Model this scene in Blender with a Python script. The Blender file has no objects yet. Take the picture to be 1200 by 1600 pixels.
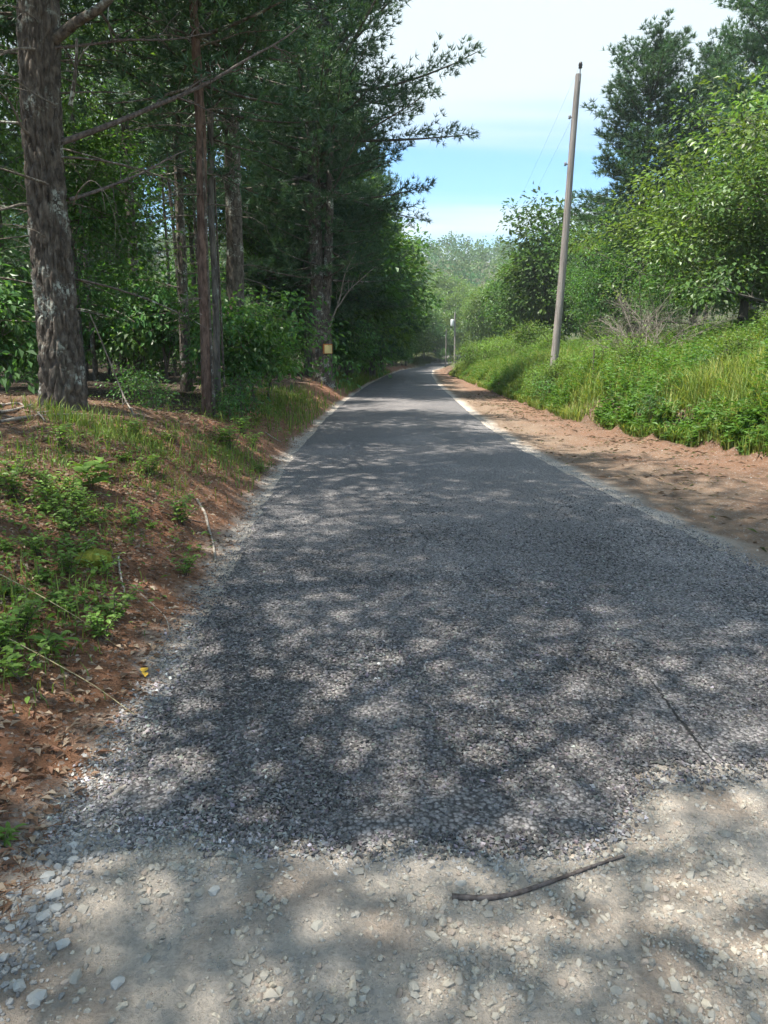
import bpy, math, random
import numpy as np
from mathutils import Vector

R = math.radians
PI = math.pi
scene = bpy.context.scene
COL = scene.collection

# ------------------------------------------------------------------ camera
CAM_H, PITCH, FPX = 1.6, R(12.3), 1100.0
cam_d = bpy.data.cameras.new('camera')
cam = bpy.data.objects.new('camera', cam_d)
COL.objects.link(cam)
cam.location = (0, 0, CAM_H)
cam.rotation_euler = (R(90) - PITCH, 0, 0)
cam_d.sensor_fit = 'VERTICAL'
cam_d.sensor_height = 36.0
cam_d.lens = 36.0 * FPX / 1600.0
cam_d.clip_start = 0.05
cam_d.clip_end = 5000
scene.camera = cam

# ------------------------------------------------------------------ sky and sun
SUN_EL, SUN_AZ = R(69), R(18)          # azimuth: from the left (-X), turned a little behind the camera
S = Vector((-math.cos(SUN_EL) * math.cos(SUN_AZ), -math.cos(SUN_EL) * math.sin(SUN_AZ), math.sin(SUN_EL)))
world = bpy.data.worlds.new('World')
scene.world = world
world.use_nodes = True
wn, wl = world.node_tree.nodes, world.node_tree.links
wn.clear()
w_out = wn.new('ShaderNodeOutputWorld')
w_bg = wn.new('ShaderNodeBackground')
w_bg.inputs['Strength'].default_value = 0.13
sky = wn.new('ShaderNodeTexSky')
sky.sky_type = 'NISHITA'
sky.sun_disc = False
sky.sun_elevation = SUN_EL
sky.sun_rotation = math.atan2(S.x, S.y)
sky.air_density = 1.2
sky.dust_density = 0.4
# thin high cloud: noise on a flat layer overhead, so that it stretches into bands near the horizon
w_geo = wn.new('ShaderNodeTexCoord')
w_sep = wn.new('ShaderNodeSeparateXYZ')
wl.new(w_geo.outputs['Generated'], w_sep.inputs[0])
w_zz = wn.new('ShaderNodeMath'); w_zz.operation = 'MAXIMUM'; w_zz.inputs[1].default_value = 0.0
wl.new(w_sep.outputs['Z'], w_zz.inputs[0])
w_za = wn.new('ShaderNodeMath'); w_za.operation = 'ADD'; w_za.inputs[1].default_value = 0.10
wl.new(w_zz.outputs[0], w_za.inputs[0])
w_dx = wn.new('ShaderNodeMath'); w_dx.operation = 'DIVIDE'
w_dy = wn.new('ShaderNodeMath'); w_dy.operation = 'DIVIDE'
wl.new(w_sep.outputs['X'], w_dx.inputs[0]); wl.new(w_za.outputs[0], w_dx.inputs[1])
wl.new(w_sep.outputs['Y'], w_dy.inputs[0]); wl.new(w_za.outputs[0], w_dy.inputs[1])
w_cmb = wn.new('ShaderNodeCombineXYZ')
wl.new(w_dx.outputs[0], w_cmb.inputs[0]); wl.new(w_dy.outputs[0], w_cmb.inputs[1])
w_map = wn.new('ShaderNodeMapping')
w_map.inputs['Location'].default_value = (4.15, 4.92, 0.0)
w_map.inputs['Scale'].default_value = (0.10, 0.6, 1.0)
wl.new(w_cmb.outputs[0], w_map.inputs['Vector'])
w_no = wn.new('ShaderNodeTexNoise')
w_no.inputs['Scale'].default_value = 1.6
w_no.inputs['Detail'].default_value = 5
w_no.inputs['Roughness'].default_value = 0.5
w_no.inputs['Distortion'].default_value = 0.2
wl.new(w_map.outputs[0], w_no.inputs['Vector'])
w_rmp = wn.new('ShaderNodeMapRange')
w_rmp.interpolation_type = 'SMOOTHSTEP'
w_rmp.inputs['From Min'].default_value = 0.40
w_rmp.inputs['From Max'].default_value = 0.56
w_rmp.inputs['To Min'].default_value = 0.0
w_rmp.inputs['To Max'].default_value = 0.97
wl.new(w_no.outputs['Fac'], w_rmp.inputs['Value'])
w_mix = wn.new('ShaderNodeMix'); w_mix.data_type = 'RGBA'
w_mix.inputs['B'].default_value = (2.45, 2.85, 3.02, 1)
wl.new(w_rmp.outputs[0], w_mix.inputs['Factor'])
w_tint = wn.new('ShaderNodeMix'); w_tint.data_type = 'RGBA'; w_tint.blend_type = 'MULTIPLY'
w_tint.inputs['Factor'].default_value = 1.0
w_tint.inputs['B'].default_value = (.36, .58, .73, 1)
wl.new(sky.outputs[0], w_tint.inputs['A'])
wl.new(w_tint.outputs['Result'], w_mix.inputs['A'])
wl.new(w_mix.outputs['Result'], w_bg.inputs['Color'])
wl.new(w_bg.outputs[0], w_out.inputs[0])

sun_d = bpy.data.lights.new('sun', 'SUN')
sun_d.energy = 4.2
sun_d.angle = R(0.6)
sun_d.color = (1.0, 0.95, 0.86)
sun = bpy.data.objects.new('sun', sun_d)
COL.objects.link(sun)
sun.rotation_euler = S.to_track_quat('Z', 'Y').to_euler()

scene.view_settings.view_transform = 'Standard'
scene.view_settings.look = 'None'
scene.view_settings.exposure = 1.55
scene.view_settings.gamma = 1.0
scene.view_settings.use_curve_mapping = False
scene.render.engine = 'CYCLES'
cy = scene.cycles
cy.max_bounces = 6
cy.diffuse_bounces = 4
cy.glossy_bounces = 2
cy.transmission_bounces = 4
cy.transparent_max_bounces = 4
cy.volume_bounces = 0
cy.caustics_reflective = False
cy.caustics_refractive = False
cy.use_denoising = True
cy.use_adaptive_sampling = True
cy.adaptive_threshold = 0.02
cy.sample_clamp_indirect = 6.0

# ------------------------------------------------------------------ numpy helpers
def hash2(ix, iy, seed):
    n = (ix.astype(np.int64) * 374761393 + iy.astype(np.int64) * 668265263 + seed * 982451653) & 0x7fffffff
    n = ((n ^ (n >> 13)) * 1274126177) & 0x7fffffff
    n = ((n ^ (n >> 16)) * 1103515245) & 0x7fffffff
    return (n & 0xffffff) / float(0xffffff)

def vnoise(x, y, seed=0):
    x = np.asarray(x, float); y = np.asarray(y, float)
    ix = np.floor(x); iy = np.floor(y)
    fx = x - ix; fy = y - iy
    fx = fx * fx * (3 - 2 * fx); fy = fy * fy * (3 - 2 * fy)
    a = hash2(ix, iy, seed); b = hash2(ix + 1, iy, seed)
    c = hash2(ix, iy + 1, seed); d = hash2(ix + 1, iy + 1, seed)
    return (a * (1 - fx) + b * fx) * (1 - fy) + (c * (1 - fx) + d * fx) * fy

def fbm(x, y, seed=0, octv=4, gain=0.5):
    s = 0; a = 1; t = 0
    for k in range(octv):
        s = s + a * vnoise(x * 2 ** k, y * 2 ** k, seed + 17 * k)
        t += a; a *= gain
    return s / t            # 0..1

def sstep(a, b, x):
    t = np.clip((x - a) / (b - a), 0, 1)
    return t * t * (3 - 2 * t)

def norm(v):
    return v / np.maximum(np.linalg.norm(v, axis=-1, keepdims=True), 1e-9)

class MB:
    """collects triangles of one mesh"""
    def __init__(self):
        self.v, self.f, self.c, self.n = [], [], [], 0
    def add(self, V, F, c=1.0):
        V = np.asarray(V, float).reshape(-1, 3); F = np.asarray(F, int).reshape(-1, 3)
        if np.ndim(c) == 0:
            cc = np.full((len(V), 3), float(c))
        else:
            cc = np.asarray(c, float)
            if cc.ndim == 1 and len(cc) == 3 and len(V) != 3:
                cc = np.tile(cc, (len(V), 1))
            elif cc.ndim == 1:
                cc = np.repeat(cc[:, None], 3, 1)
        self.v.append(V); self.f.append(F + self.n); self.c.append(cc); self.n += len(V)
    def mesh(self, name, mat, smooth=False):
        V = np.concatenate(self.v); F = np.concatenate(self.f); C = np.concatenate(self.c)
        me = bpy.data.meshes.new(name)
        me.vertices.add(len(V)); me.vertices.foreach_set('co', V.astype(np.float32).ravel())
        me.loops.add(F.size); me.loops.foreach_set('vertex_index', F.astype(np.int32).ravel())
        me.polygons.add(len(F))
        me.polygons.foreach_set('loop_start', np.arange(0, F.size, 3, dtype=np.int32))
        me.polygons.foreach_set('use_smooth', np.full(len(F), smooth, dtype=bool))
        at = me.color_attributes.new('tint', 'FLOAT_COLOR', 'POINT')
        at.data.foreach_set('color', np.concatenate([C, np.ones((len(C), 1))], 1).astype(np.float32).ravel())
        me.materials.append(mat)
        me.update(calc_edges=True)
        return me

def link(name, data, parent=None, loc=(0, 0, 0), rz=0.0, sc=1.0):
    o = bpy.data.objects.new(name, data)
    COL.objects.link(o)
    o.location = loc
    o.rotation_euler = (0, 0, rz)
    o.scale = (sc, sc, sc) if np.ndim(sc) == 0 else sc
    if parent is not None:
        o.parent = parent
    return o

def tag(o, label=None, cat=None, group=None, kind=None):
    if label: o['label'] = label
    if cat: o['category'] = cat
    if group: o['group'] = group
    if kind: o['kind'] = kind
    return o

def tubes(P, rad, k=6, cap=True):
    """P (B,n,3), rad (B,n) -> verts, tris of B tubes"""
    P = np.asarray(P, float); rad = np.asarray(rad, float)
    if P.ndim == 2:
        P = P[None]; rad = rad[None]
    B, n, _ = P.shape
    T = norm(np.gradient(P, axis=1))
    ref = np.where(np.abs(T[..., 2:3]) > 0.9, np.array([1.0, 0, 0]), np.array([0, 0, 1.0]))
    ref = np.broadcast_to(ref[:, :1], T.shape)
    U = norm(np.cross(ref, T)); W = np.cross(T, U)
    a = np.linspace(0, 2 * PI, k, endpoint=False)
    V = P[:, :, None] + rad[..., None, None] * (np.cos(a)[:, None] * U[:, :, None] + np.sin(a)[:, None] * W[:, :, None])
    base = (np.arange(B) * n * k)[:, None, None]
    i = np.arange(n - 1)[None, :, None] * k
    j = np.arange(k)[None, None, :]; j2 = (np.arange(k) + 1) % k
    j2 = j2[None, None, :]
    A = base + i + j; Bq = base + i + j2; C = base + i + k + j2; D = base + i + k + j
    F = np.concatenate([np.stack([A, Bq, C], -1).reshape(-1, 3), np.stack([A, C, D], -1).reshape(-1, 3)])
    return V.reshape(-1, 3), F

def leaves(P, D, N, L, w=0.5, fold=0.12, full=False):
    """leaf blades at P along D with normal N and length L"""
    D = norm(D); Sd = norm(np.cross(N, D)); N = np.cross(D, Sd)
    L = np.asarray(L)[:, None]
    if not full:
        V = np.stack([P, P + D * L * .45 + Sd * L * w * .5 + N * L * fold, P + D * L - N * L * .08,
                      P + D * L * .45 - Sd * L * w * .5 + N * L * fold], 1)
        F = np.array([[0, 2, 1], [0, 3, 2]]); k = 4
    else:
        V = np.stack([P, P + D * L * .28 + Sd * L * w * .42 + N * L * fold * .7, P + D * L * .65 + Sd * L * w * .40 + N * L * fold * .6,
                      P + D * L - N * L * .15, P + D * L * .65 - Sd * L * w * .40 + N * L * fold * .6,
                      P + D * L * .28 - Sd * L * w * .42 + N * L * fold * .7, P + D * L * .5], 1)
        F = np.array([[0, 6, 1], [1, 6, 2], [2, 6, 3], [3, 6, 4], [4, 6, 5], [5, 6, 0]])[:, ::-1]; k = 7
    n = len(P)
    FF = (np.arange(n) * k)[:, None, None] + F[None]
    return V.reshape(-1, 3), FF.reshape(-1, 3), k

def rocks(P, size, rng, flat=0.55, big=False, tilt=0.35):
    """angular stones at P (n,3) of full size (n)"""
    n = len(P)
    if big:
        g = (1 + 5 ** .5) / 2
        b = norm(np.array([[-1, g, 0], [1, g, 0], [-1, -g, 0], [1, -g, 0], [0, -1, g], [0, 1, g], [0, -1, -g], [0, 1, -g],
                           [g, 0, -1], [g, 0, 1], [-g, 0, -1], [-g, 0, 1]], float))
        F = np.array([[0, 11, 5], [0, 5, 1], [0, 1, 7], [0, 7, 10], [0, 10, 11], [1, 5, 9], [5, 11, 4], [11, 10, 2], [10, 7, 6], [7, 1, 8],
                      [3, 9, 4], [3, 4, 2], [3, 2, 6], [3, 6, 8], [3, 8, 9], [4, 9, 5], [2, 4, 11], [6, 2, 10], [8, 6, 7], [9, 8, 1]])
        b = np.sign(b) * np.abs(b) ** .8
        jit = .17
    else:
        b = np.array([[1, .1, .1], [-.1, 1, -.1], [-1, -.1, .1], [.1, -1, -.1], [.05, 0, .8], [0, 0, -.8]], float)
        F = np.array([[0, 1, 4], [1, 2, 4], [2, 3, 4], [3, 0, 4], [1, 0, 5], [2, 1, 5], [3, 2, 5], [0, 3, 5]])
        jit = .34
    k = len(b)
    V = b[None] + rng.normal(0, jit, (n, k, 3)) * .8
    sc = np.stack([rng.uniform(.8, 1.25, n), rng.uniform(.55, 1.0, n), rng.uniform(.6, 1.2, n) * flat], -1)
    V = V * sc[:, None]
    ax, ay, az = rng.normal(0, tilt, n), rng.normal(0, tilt, n), rng.uniform(0, 2 * PI, n)
    ca, sa = np.cos(ax)[:, None], np.sin(ax)[:, None]
    V = np.stack([V[..., 0], V[..., 1] * ca - V[..., 2] * sa, V[..., 1] * sa + V[..., 2] * ca], -1)
    ca, sa = np.cos(ay)[:, None], np.sin(ay)[:, None]
    V = np.stack([V[..., 0] * ca + V[..., 2] * sa, V[..., 1], -V[..., 0] * sa + V[..., 2] * ca], -1)
    ca, sa = np.cos(az)[:, None], np.sin(az)[:, None]
    V = np.stack([V[..., 0] * ca - V[..., 1] * sa, V[..., 0] * sa + V[..., 1] * ca, V[..., 2]], -1)
    V = V * (np.asarray(size)[:, None, None] * .5) + P[:, None]
    FF = (np.arange(n) * k)[:, None, None] + F[None]
    return V.reshape(-1, 3), FF.reshape(-1, 3), k

# ------------------------------------------------------------------ materials
def nodes_of(name):
    m = bpy.data.materials.new(name); m.use_nodes = True
    nt = m.node_tree; nt.nodes.clear()
    out = nt.nodes.new('ShaderNodeOutputMaterial')
    return m, nt.nodes, nt.links, out

def nmix(n, l, fac, a, b, blend='MIX'):
    x = n.new('ShaderNodeMix'); x.data_type = 'RGBA'; x.blend_type = blend
    for s, v in (('Factor', fac), ('A', a), ('B', b)):
        if isinstance(v, (int, float)): x.inputs[s].default_value = v if s == 'Factor' else (v, v, v, 1)
        elif isinstance(v, tuple): x.inputs[s].default_value = v if len(v) == 4 else v + (1,)
        else: l.new(v, x.inputs[s])
    return x.outputs['Result']

def nnoise(n, l, scale, detail=4, rough=.55, vec=None, dist=0.0):
    x = n.new('ShaderNodeTexNoise')
    x.inputs['Scale'].default_value = scale; x.inputs['Detail'].default_value = detail
    x.inputs['Roughness'].default_value = rough; x.inputs['Distortion'].default_value = dist
    if vec is not None: l.new(vec, x.inputs['Vector'])
    return x.outputs['Fac']

def nramp(n, l, fac, a, b):
    x = n.new('ShaderNodeMapRange'); x.interpolation_type = 'SMOOTHSTEP'
    x.inputs['From Min'].default_value = a; x.inputs['From Max'].default_value = b
    l.new(fac, x.inputs['Value'])
    return x.outputs[0]

def nattr(n, name='tint'):
    x = n.new('ShaderNodeAttribute'); x.attribute_name = name
    return x.outputs['Color']

def ncoord(n, l, kind='Object', scale=None):
    x = n.new('ShaderNodeTexCoord')
    o = x.outputs[kind]
    if scale:
        mp = n.new('ShaderNodeMapping'); mp.inputs['Scale'].default_value = scale
        l.new(o, mp.inputs['Vector']); o = mp.outputs[0]
    return o

def mat_leaf(name, col, transl=0.35, tcol=None, rough=.5, rand=.25, spec=.3):
    m, n, l, out = nodes_of(name)
    oi = n.new('ShaderNodeObjectInfo')
    mr = n.new('ShaderNodeMapRange'); mr.inputs['To Min'].default_value = 1 - rand; mr.inputs['To Max'].default_value = 1 + rand
    l.new(oi.outputs['Random'], mr.inputs['Value'])
    c = nmix(n, l, 1.0, nattr(n), col, 'MULTIPLY')
    c = nmix(n, l, 1.0, c, mr.outputs[0], 'MULTIPLY')
    b = n.new('ShaderNodeBsdfPrincipled')
    b.inputs['Roughness'].default_value = rough
    b.inputs['Specular IOR Level'].default_value = spec
    l.new(c, b.inputs['Base Color'])
    t = n.new('ShaderNodeBsdfTranslucent')
    tc = nmix(n, l, 1.0, c, tcol or (1.3, 1.35, .55), 'MULTIPLY')
    l.new(tc, t.inputs['Color'])
    mx = n.new('ShaderNodeMixShader'); mx.inputs[0].default_value = transl
    l.new(b.outputs[0], mx.inputs[1]); l.new(t.outputs[0], mx.inputs[2])
    l.new(mx.outputs[0], out.inputs[0])
    return m

def mat_bark(name, a, b, lichen=None, sc=(9, 9, 2.2), bump=.5, lich_lo=.60):
    m, n, l, out = nodes_of(name)
    v = ncoord(n, l, 'Object', sc)
    f = nnoise(n, l, 1.6, 6, .62, v, .4)
    c = nmix(n, l, nramp(n, l, f, .32, .68), a, b)
    vo = ncoord(n, l, 'Object')
    f2 = nnoise(n, l, 3.2, 5, .6, vo)
    if lichen:
        fine = nnoise(n, l, 26, 3, .6, vo)
        mm = n.new('ShaderNodeMath'); mm.operation = 'MULTIPLY'
        l.new(nramp(n, l, f2, lich_lo, lich_lo + .12), mm.inputs[0]); l.new(nramp(n, l, fine, .42, .6), mm.inputs[1])
        c = nmix(n, l, mm.outputs[0], c, lichen)
    c = nmix(n, l, 1.0, c, nattr(n), 'MULTIPLY')
    p = n.new('ShaderNodeBsdfPrincipled'); p.inputs['Roughness'].default_value = .9
    p.inputs['Specular IOR Level'].default_value = .15
    l.new(c, p.inputs['Base Color'])
    bp = n.new('ShaderNodeBump'); bp.inputs['Strength'].default_value = bump; bp.inputs['Distance'].default_value = .02
    fb = nnoise(n, l, 3.0, 8, .65, v, .6)
    l.new(fb, bp.inputs['Height']); l.new(bp.outputs[0], p.inputs['Normal'])
    l.new(p.outputs[0], out.inputs[0])
    return m

def mat_plain(name, col, rough=.8, nscale=20, amount=.25, spec=.3, bump=0.0, metallic=0.0, attr=True):
    m, n, l, out = nodes_of(name)
    v = ncoord(n, l, 'Object')
    f = nnoise(n, l, nscale, 5, .6, v)
    c = nmix(n, l, f, tuple(x * (1 - amount) for x in col), tuple(min(1, x * (1 + amount)) for x in col))
    if attr: c = nmix(n, l, 1.0, c, nattr(n), 'MULTIPLY')
    p = n.new('ShaderNodeBsdfPrincipled'); p.inputs['Roughness'].default_value = rough
    p.inputs['Specular IOR Level'].default_value = spec; p.inputs['Metallic'].default_value = metallic
    l.new(c, p.inputs['Base Color'])
    if bump:
        bp = n.new('ShaderNodeBump'); bp.inputs['Strength'].default_value = bump; bp.inputs['Distance'].default_value = .01
        l.new(f, bp.inputs['Height']); l.new(bp.outputs[0], p.inputs['Normal'])
    l.new(p.outputs[0], out.inputs[0])
    return m

def mat_ground():
    m, n, l, out = nodes_of('earth')
    v = ncoord(n, l, 'Object')
    base = nattr(n)
    big = nnoise(n, l, 1.3, 6, .6, v)
    mid = nnoise(n, l, 9, 6, .65, v)
    fine = nnoise(n, l, 70, 5, .7, v)
    k = n.new('ShaderNodeMapRange'); k.inputs['To Min'].default_value = .72; k.inputs['To Max'].default_value = 1.3
    l.new(mid, k.inputs['Value'])
    c = nmix(n, l, 1.0, base, k.outputs[0], 'MULTIPLY')
    k2 = n.new('ShaderNodeMapRange'); k2.inputs['To Min'].default_value = .45; k2.inputs['To Max'].default_value = 1.55
    l.new(fine, k2.inputs['Value'])
    c = nmix(n, l, 1.0, c, k2.outputs[0], 'MULTIPLY')
    c = nmix(n, l, nramp(n, l, big, .55, .75), c, nmix(n, l, 1.0, c, (.9, .82, .74), 'MULTIPLY'))
    # scattered grit of the soil
    vo = n.new('ShaderNodeTexVoronoi'); vo.inputs['Scale'].default_value = 55
    l.new(v, vo.inputs['Vector'])
    sp = n.new('ShaderNodeSeparateColor'); l.new(vo.outputs['Color'], sp.inputs[0])
    c = nmix(n, l, nramp(n, l, sp.outputs[0], .86, .9), c, nmix(n, l, .45, c, (.34, .32, .29)))
    p = n.new('ShaderNodeBsdfPrincipled'); p.inputs['Roughness'].default_value = .95
    p.inputs['Specular IOR Level'].default_value = .12
    l.new(c, p.inputs['Base Color'])
    ad = n.new('ShaderNodeMath'); ad.operation = 'ADD'
    l.new(mid, ad.inputs[0]); l.new(fine, ad.inputs[1])
    bp = n.new('ShaderNodeBump'); bp.inputs['Strength'].default_value = 1.0; bp.inputs['Distance'].default_value = .03
    l.new(ad.outputs[0], bp.inputs['Height']); l.new(bp.outputs[0], p.inputs['Normal'])
    l.new(p.outputs[0], out.inputs[0])
    return m

def mat_road():
    m, n, l, out = nodes_of('chip_seal')
    v = ncoord(n, l, 'Object')
    vo = n.new('ShaderNodeTexVoronoi'); vo.inputs['Scale'].default_value = 62
    l.new(v, vo.inputs['Vector'])
    sp = n.new('ShaderNodeSeparateColor'); l.new(vo.outputs['Color'], sp.inputs[0])
    c = nmix(n, l, sp.outputs[0], (.095, .089, .088), (.28, .262, .258))
    edge = nramp(n, l, vo.outputs['Distance'], .35, .75)
    c = nmix(n, l, edge, c, (.042, .039, .039))
    big = nnoise(n, l, .55, 5, .6, v)
    c = nmix(n, l, nramp(n, l, big, .45, .72), c, nmix(n, l, 1.0, c, (1.45, 1.42, 1.38), 'MULTIPLY'))
    c = nmix(n, l, 1.0, c, nattr(n), 'MULTIPLY')
    p = n.new('ShaderNodeBsdfPrincipled'); p.inputs['Roughness'].default_value = .7
    p.inputs['Specular IOR Level'].default_value = .4
    l.new(c, p.inputs['Base Color'])
    bp = n.new('ShaderNodeBump'); bp.inputs['Strength'].default_value = .9; bp.inputs['Distance'].default_value = .008
    bp.invert = True
    l.new(vo.outputs['Distance'], bp.inputs['Height']); l.new(bp.outputs[0], p.inputs['Normal'])
    l.new(p.outputs[0], out.inputs[0])
    return m

M = {}
M['earth'] = mat_ground()
M['road'] = mat_road()
M['chip'] = mat_plain('road_chip', (1, 1, 1), .65, 90, .18, .4)
M['stone'] = mat_plain('pale_stone', (1, 1, 1), .85, 60, .22, .25, .3)
M['pine_needle'] = mat_leaf('pine_needle', (.068, .128, .068), .25, (1.2, 1.4, .6), .55, .22)
M['oak_leaf'] = mat_leaf('oak_leaf', (.115, .20, .055), .40, None, .42, .12, .45)
M['broad_leaf'] = mat_leaf('broad_leaf', (.085, .17, .048), .40, None, .45, .28)
M['shade_leaf'] = mat_leaf('shade_leaf', (.085, .19, .056), .45, None, .42, .25, .4)
M['bright_leaf'] = mat_leaf('bright_leaf', (.15, .255, .06), .38, None, .5, .2)
M['grass'] = mat_leaf('grass_blade', (.175, .235, .06), .35, None, .5, .1)
M['far_leaf'] = mat_leaf('far_leaf', (.075, .15, .045), .3, None, .6, .1)
M['dead_leaf'] = mat_leaf('dead_leaf', (1, 1, 1), .15, (1, .9, .7), .8, .05)
M['bark'] = mat_bark('pine_bark', (.05, .041, .034), (.165, .138, .112), (.42, .44, .38), (11, 11, 4.5), 1.0, .52)
M['bark_red'] = mat_bark('red_brown_bark', (.07, .045, .035), (.20, .135, .105), (.3, .31, .27), (12, 12, 3), .5, .66)
M['bark_grey'] = mat_bark('grey_bark', (.06, .052, .045), (.16, .145, .125), (.3, .32, .28), (8, 8, 2), .5)
M['dead_wood'] = mat_bark('dead_wood', (.16, .135, .11), (.36, .32, .27), None, (20, 20, 5), .3)
M['shaded_dead_limb'] = mat_bark('shaded_dead_limb', (.08, .068, .056), (.23, .20, .165), None, (20, 20, 5), .3)  # darker copy of dead wood: shade on tree branches put into the colour
M['twig'] = mat_bark('brown_twig', (.07, .055, .048), (.17, .14, .125), None, (20, 20, 5), .3)
M['pole'] = mat_bark('weathered_pole', (.18, .16, .145), (.36, .325, .30), None, (16, 16, .5), .7)
M['metal'] = mat_plain('grey_metal', (.25, .25, .25), .5, 20, .1, .5, 0, .4)
M['paint'] = mat_plain('pale_grey_paint', (.62, .64, .64), .45, 8, .08)
M['ceramic'] = mat_plain('dark_ceramic', (.06, .05, .045), .3, 8, .1)
M['wire'] = mat_plain('wire', (.12, .12, .12), .6, 8, .1)
M['sign_face'] = mat_plain('cream_sign', (.72, .60, .26), .6, 12, .12)
M['sign_edge'] = mat_plain('orange_sign', (.46, .17, .05), .6, 12, .15)
M['moss'] = mat_plain('moss', (.17, .175, .03), .95, 30, .5, .1, .6)
M['yellow'] = mat_plain('yellow_leaf', (.75, .44, .06), .7, 25, .25)

# ------------------------------------------------------------------ lie of the land
def curve1(pts, smooth=1.2):
    ys = np.arange(-40, 420, .25)
    p = np.array(pts, float)
    xs = np.interp(ys, p[:, 0], p[:, 1])
    k = np.exp(-.5 * (np.arange(-24, 25) * .25 / smooth) ** 2); k /= k.sum()
    xs = np.convolve(np.pad(xs, 24, mode='edge'), k, 'valid')
    return lambda y: np.interp(y, ys, xs)
L_ = curve1([(-40, -1.0), (2.3, -1.07), (3.1, -1.08), (5.2, -1.25), (9, -1.5), (13, -1.63), (20, -1.65), (30, -1.5), (45, -1.05), (70, .25),
             (100, 2.3), (130, 6.2), (160, 13), (200, 27), (260, 50), (420, 120)])
R_ = curve1([(-40, 3.1), (0, 3.05), (5.2, 2.98), (9.4, 2.72), (12.8, 2.5), (20, 2.6), (30, 2.95), (45, 3.45), (70, 4.7),
             (100, 6.8), (130, 10.7), (160, 17.5), (200, 31.5), (260, 55), (420, 125)])
F_ = curve1([(-40, 7.5), (0, 6.9), (11, 6.2), (15, 5.45), (20, 5.0), (33, 5.4), (61, 6.3), (75, 6.7), (100, 8.2), (130, 12.0), (160, 19),
             (200, 33), (260, 57), (420, 127)], 1.5)
A_ = curve1([(-40, .5), (0, .5), (3, .62), (6, .95), (9, 1.12), (11.5, .92), (14, .75), (22, .8), (32, .92), (60, .7), (420, .6)], .9)

def height(x, y):
    x = np.asarray(x, float); y = np.asarray(y, float)
    offL = L_(y) - x
    o = np.maximum(offL - .02, 0)
    h = A_(y) * (1 - np.exp(-(o / 1.3) ** 1.3)) + .02 * np.clip(offL - 3, 0, 60)
    rough = np.clip(o / .8, 0, 1)
    h = h + rough * ((fbm(x * 1.1, y * 1.1, 3, 4) - .5) * .26 + (fbm(x * 6, y * 6, 5, 3) - .5) * .07)
    off2 = x - (F_(y) + (fbm(y * .9, y * 0 + 2, 11, 4, .65) - .5) * 1.1 + (fbm(x * 3, y * 3, 13, 3) - .5) * .35)
    ob = np.maximum(off2, 0)
    h = h + (.10 + .32 * fbm(y * .7, y * 0, 15, 3)) * sstep(0, .38, off2) + .95 * (1 - np.exp(-ob / 2.4)) + .12 * np.clip(ob - .5, 0, 40)
    h = h + sstep(.2, .9, off2) * ((fbm(x * .7, y * .7, 21, 4) - .5) * .35)
    sh = sstep(0, .5, x - R_(y)) * (1 - sstep(-.2, .3, off2))
    h = h + sh * ((fbm(x * 1.5, y * 1.5, 31, 4) - .5) * .15 + (fbm(x * 7, y * 4, 33, 3) - .5) * .05 - .01)
    # bare dirt this side of the seal coat
    dirt = (1 - sstep(2.0, 2.6, y)) * (1 - rough)
    h = h + dirt * ((fbm(x * 3, y * 3, 41, 4) - .5) * .035)
    # hills round about
    far = sstep(120, 420, y) * 52 * (.72 + .5 * fbm(x / 130 + 3, y / 130, 51, 3))
    side = sstep(60, 330, -x) * 40 + sstep(70, 330, x) * 36
    h = h + far * (1 - .0 * side) + np.maximum(side - far, 0) * sstep(-60, 60, y + 80)
    return h

CP, SP = math.cos(PITCH), math.sin(PITCH)
def ray_dir(u, v):
    r, up = (u - 600) / FPX, (800 - v) / FPX
    d = np.array([r, CP + up * SP, -SP + up * CP])
    return d
def ground_at(u, v):
    """the point of the land seen towards a direction"""
    d = ray_dir(u, v)
    t = np.concatenate([np.arange(1.2, 12, .01), np.arange(12, 120, .05)])
    p = np.array([0, 0, CAM_H]) + t[:, None] * d
    i = int(np.argmax(p[:, 2] < height(p[:, 0], p[:, 1])))
    return float(p[i, 0]), float(p[i, 1]), float(height(p[i, 0], p[i, 1]))
def stand(u, y):
    """where something y metres on, seen towards column u, stands"""
    x = (u - 600) / FPX * y * 1.01
    return float(x), float(y), float(height(x, y))

YF = np.array([(-1.3, 2.17), (-1.0, 2.2), (-.75, 2.14), (-.3, 2.06), (.1, 2.02), (.45, 2.03), (.72, 2.07), (.84, 2.18), (.98, 2.38), (1.2, 2.48), (1.5, 2.52), (3.3, 2.5)])
def yfront(x):
    return np.interp(x, YF[:, 0], YF[:, 1]) + (vnoise(x * 9, x * 0 + 1, 5) - .5) * .09

# ---- ground sheet
def axis(fine_lo, fine_hi, step, lo, hi, g):
    a = list(np.arange(fine_lo, fine_hi, step))
    s = step; x = a[-1]
    while x < hi: s *= g; x += s; a.append(x)
    s = step; x = a[0]; b = []
    while x > lo: s *= g; x -= s; b.append(x)
    return np.array(b[::-1] + a)
gx = axis(-3.4, 3.0, .06, -900, 900, 1.055)
gy = axis(1.0, 8.5, .06, -500, 1100, 1.05)
GX, GY = np.meshgrid(gx, gy)
GZ = height(GX, GY)
road_in = (GX > L_(GY) + .10) & (GX < R_(GY) - .10) & (GY > yfront(GX) + .10)
GZ = GZ - road_in * .03
nx, ny = len(gx), len(gy)
idx = np.arange(nx * ny).reshape(ny, nx)
q = [idx[:-1, :-1], idx[:-1, 1:], idx[1:, 1:], idx[1:, :-1]]
F = np.concatenate([np.stack([q[0], q[1], q[2]], -1).reshape(-1, 3), np.stack([q[0], q[2], q[3]], -1).reshape(-1, 3)])
V = np.stack([GX, GY, GZ], -1).reshape(-1, 3)
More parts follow.
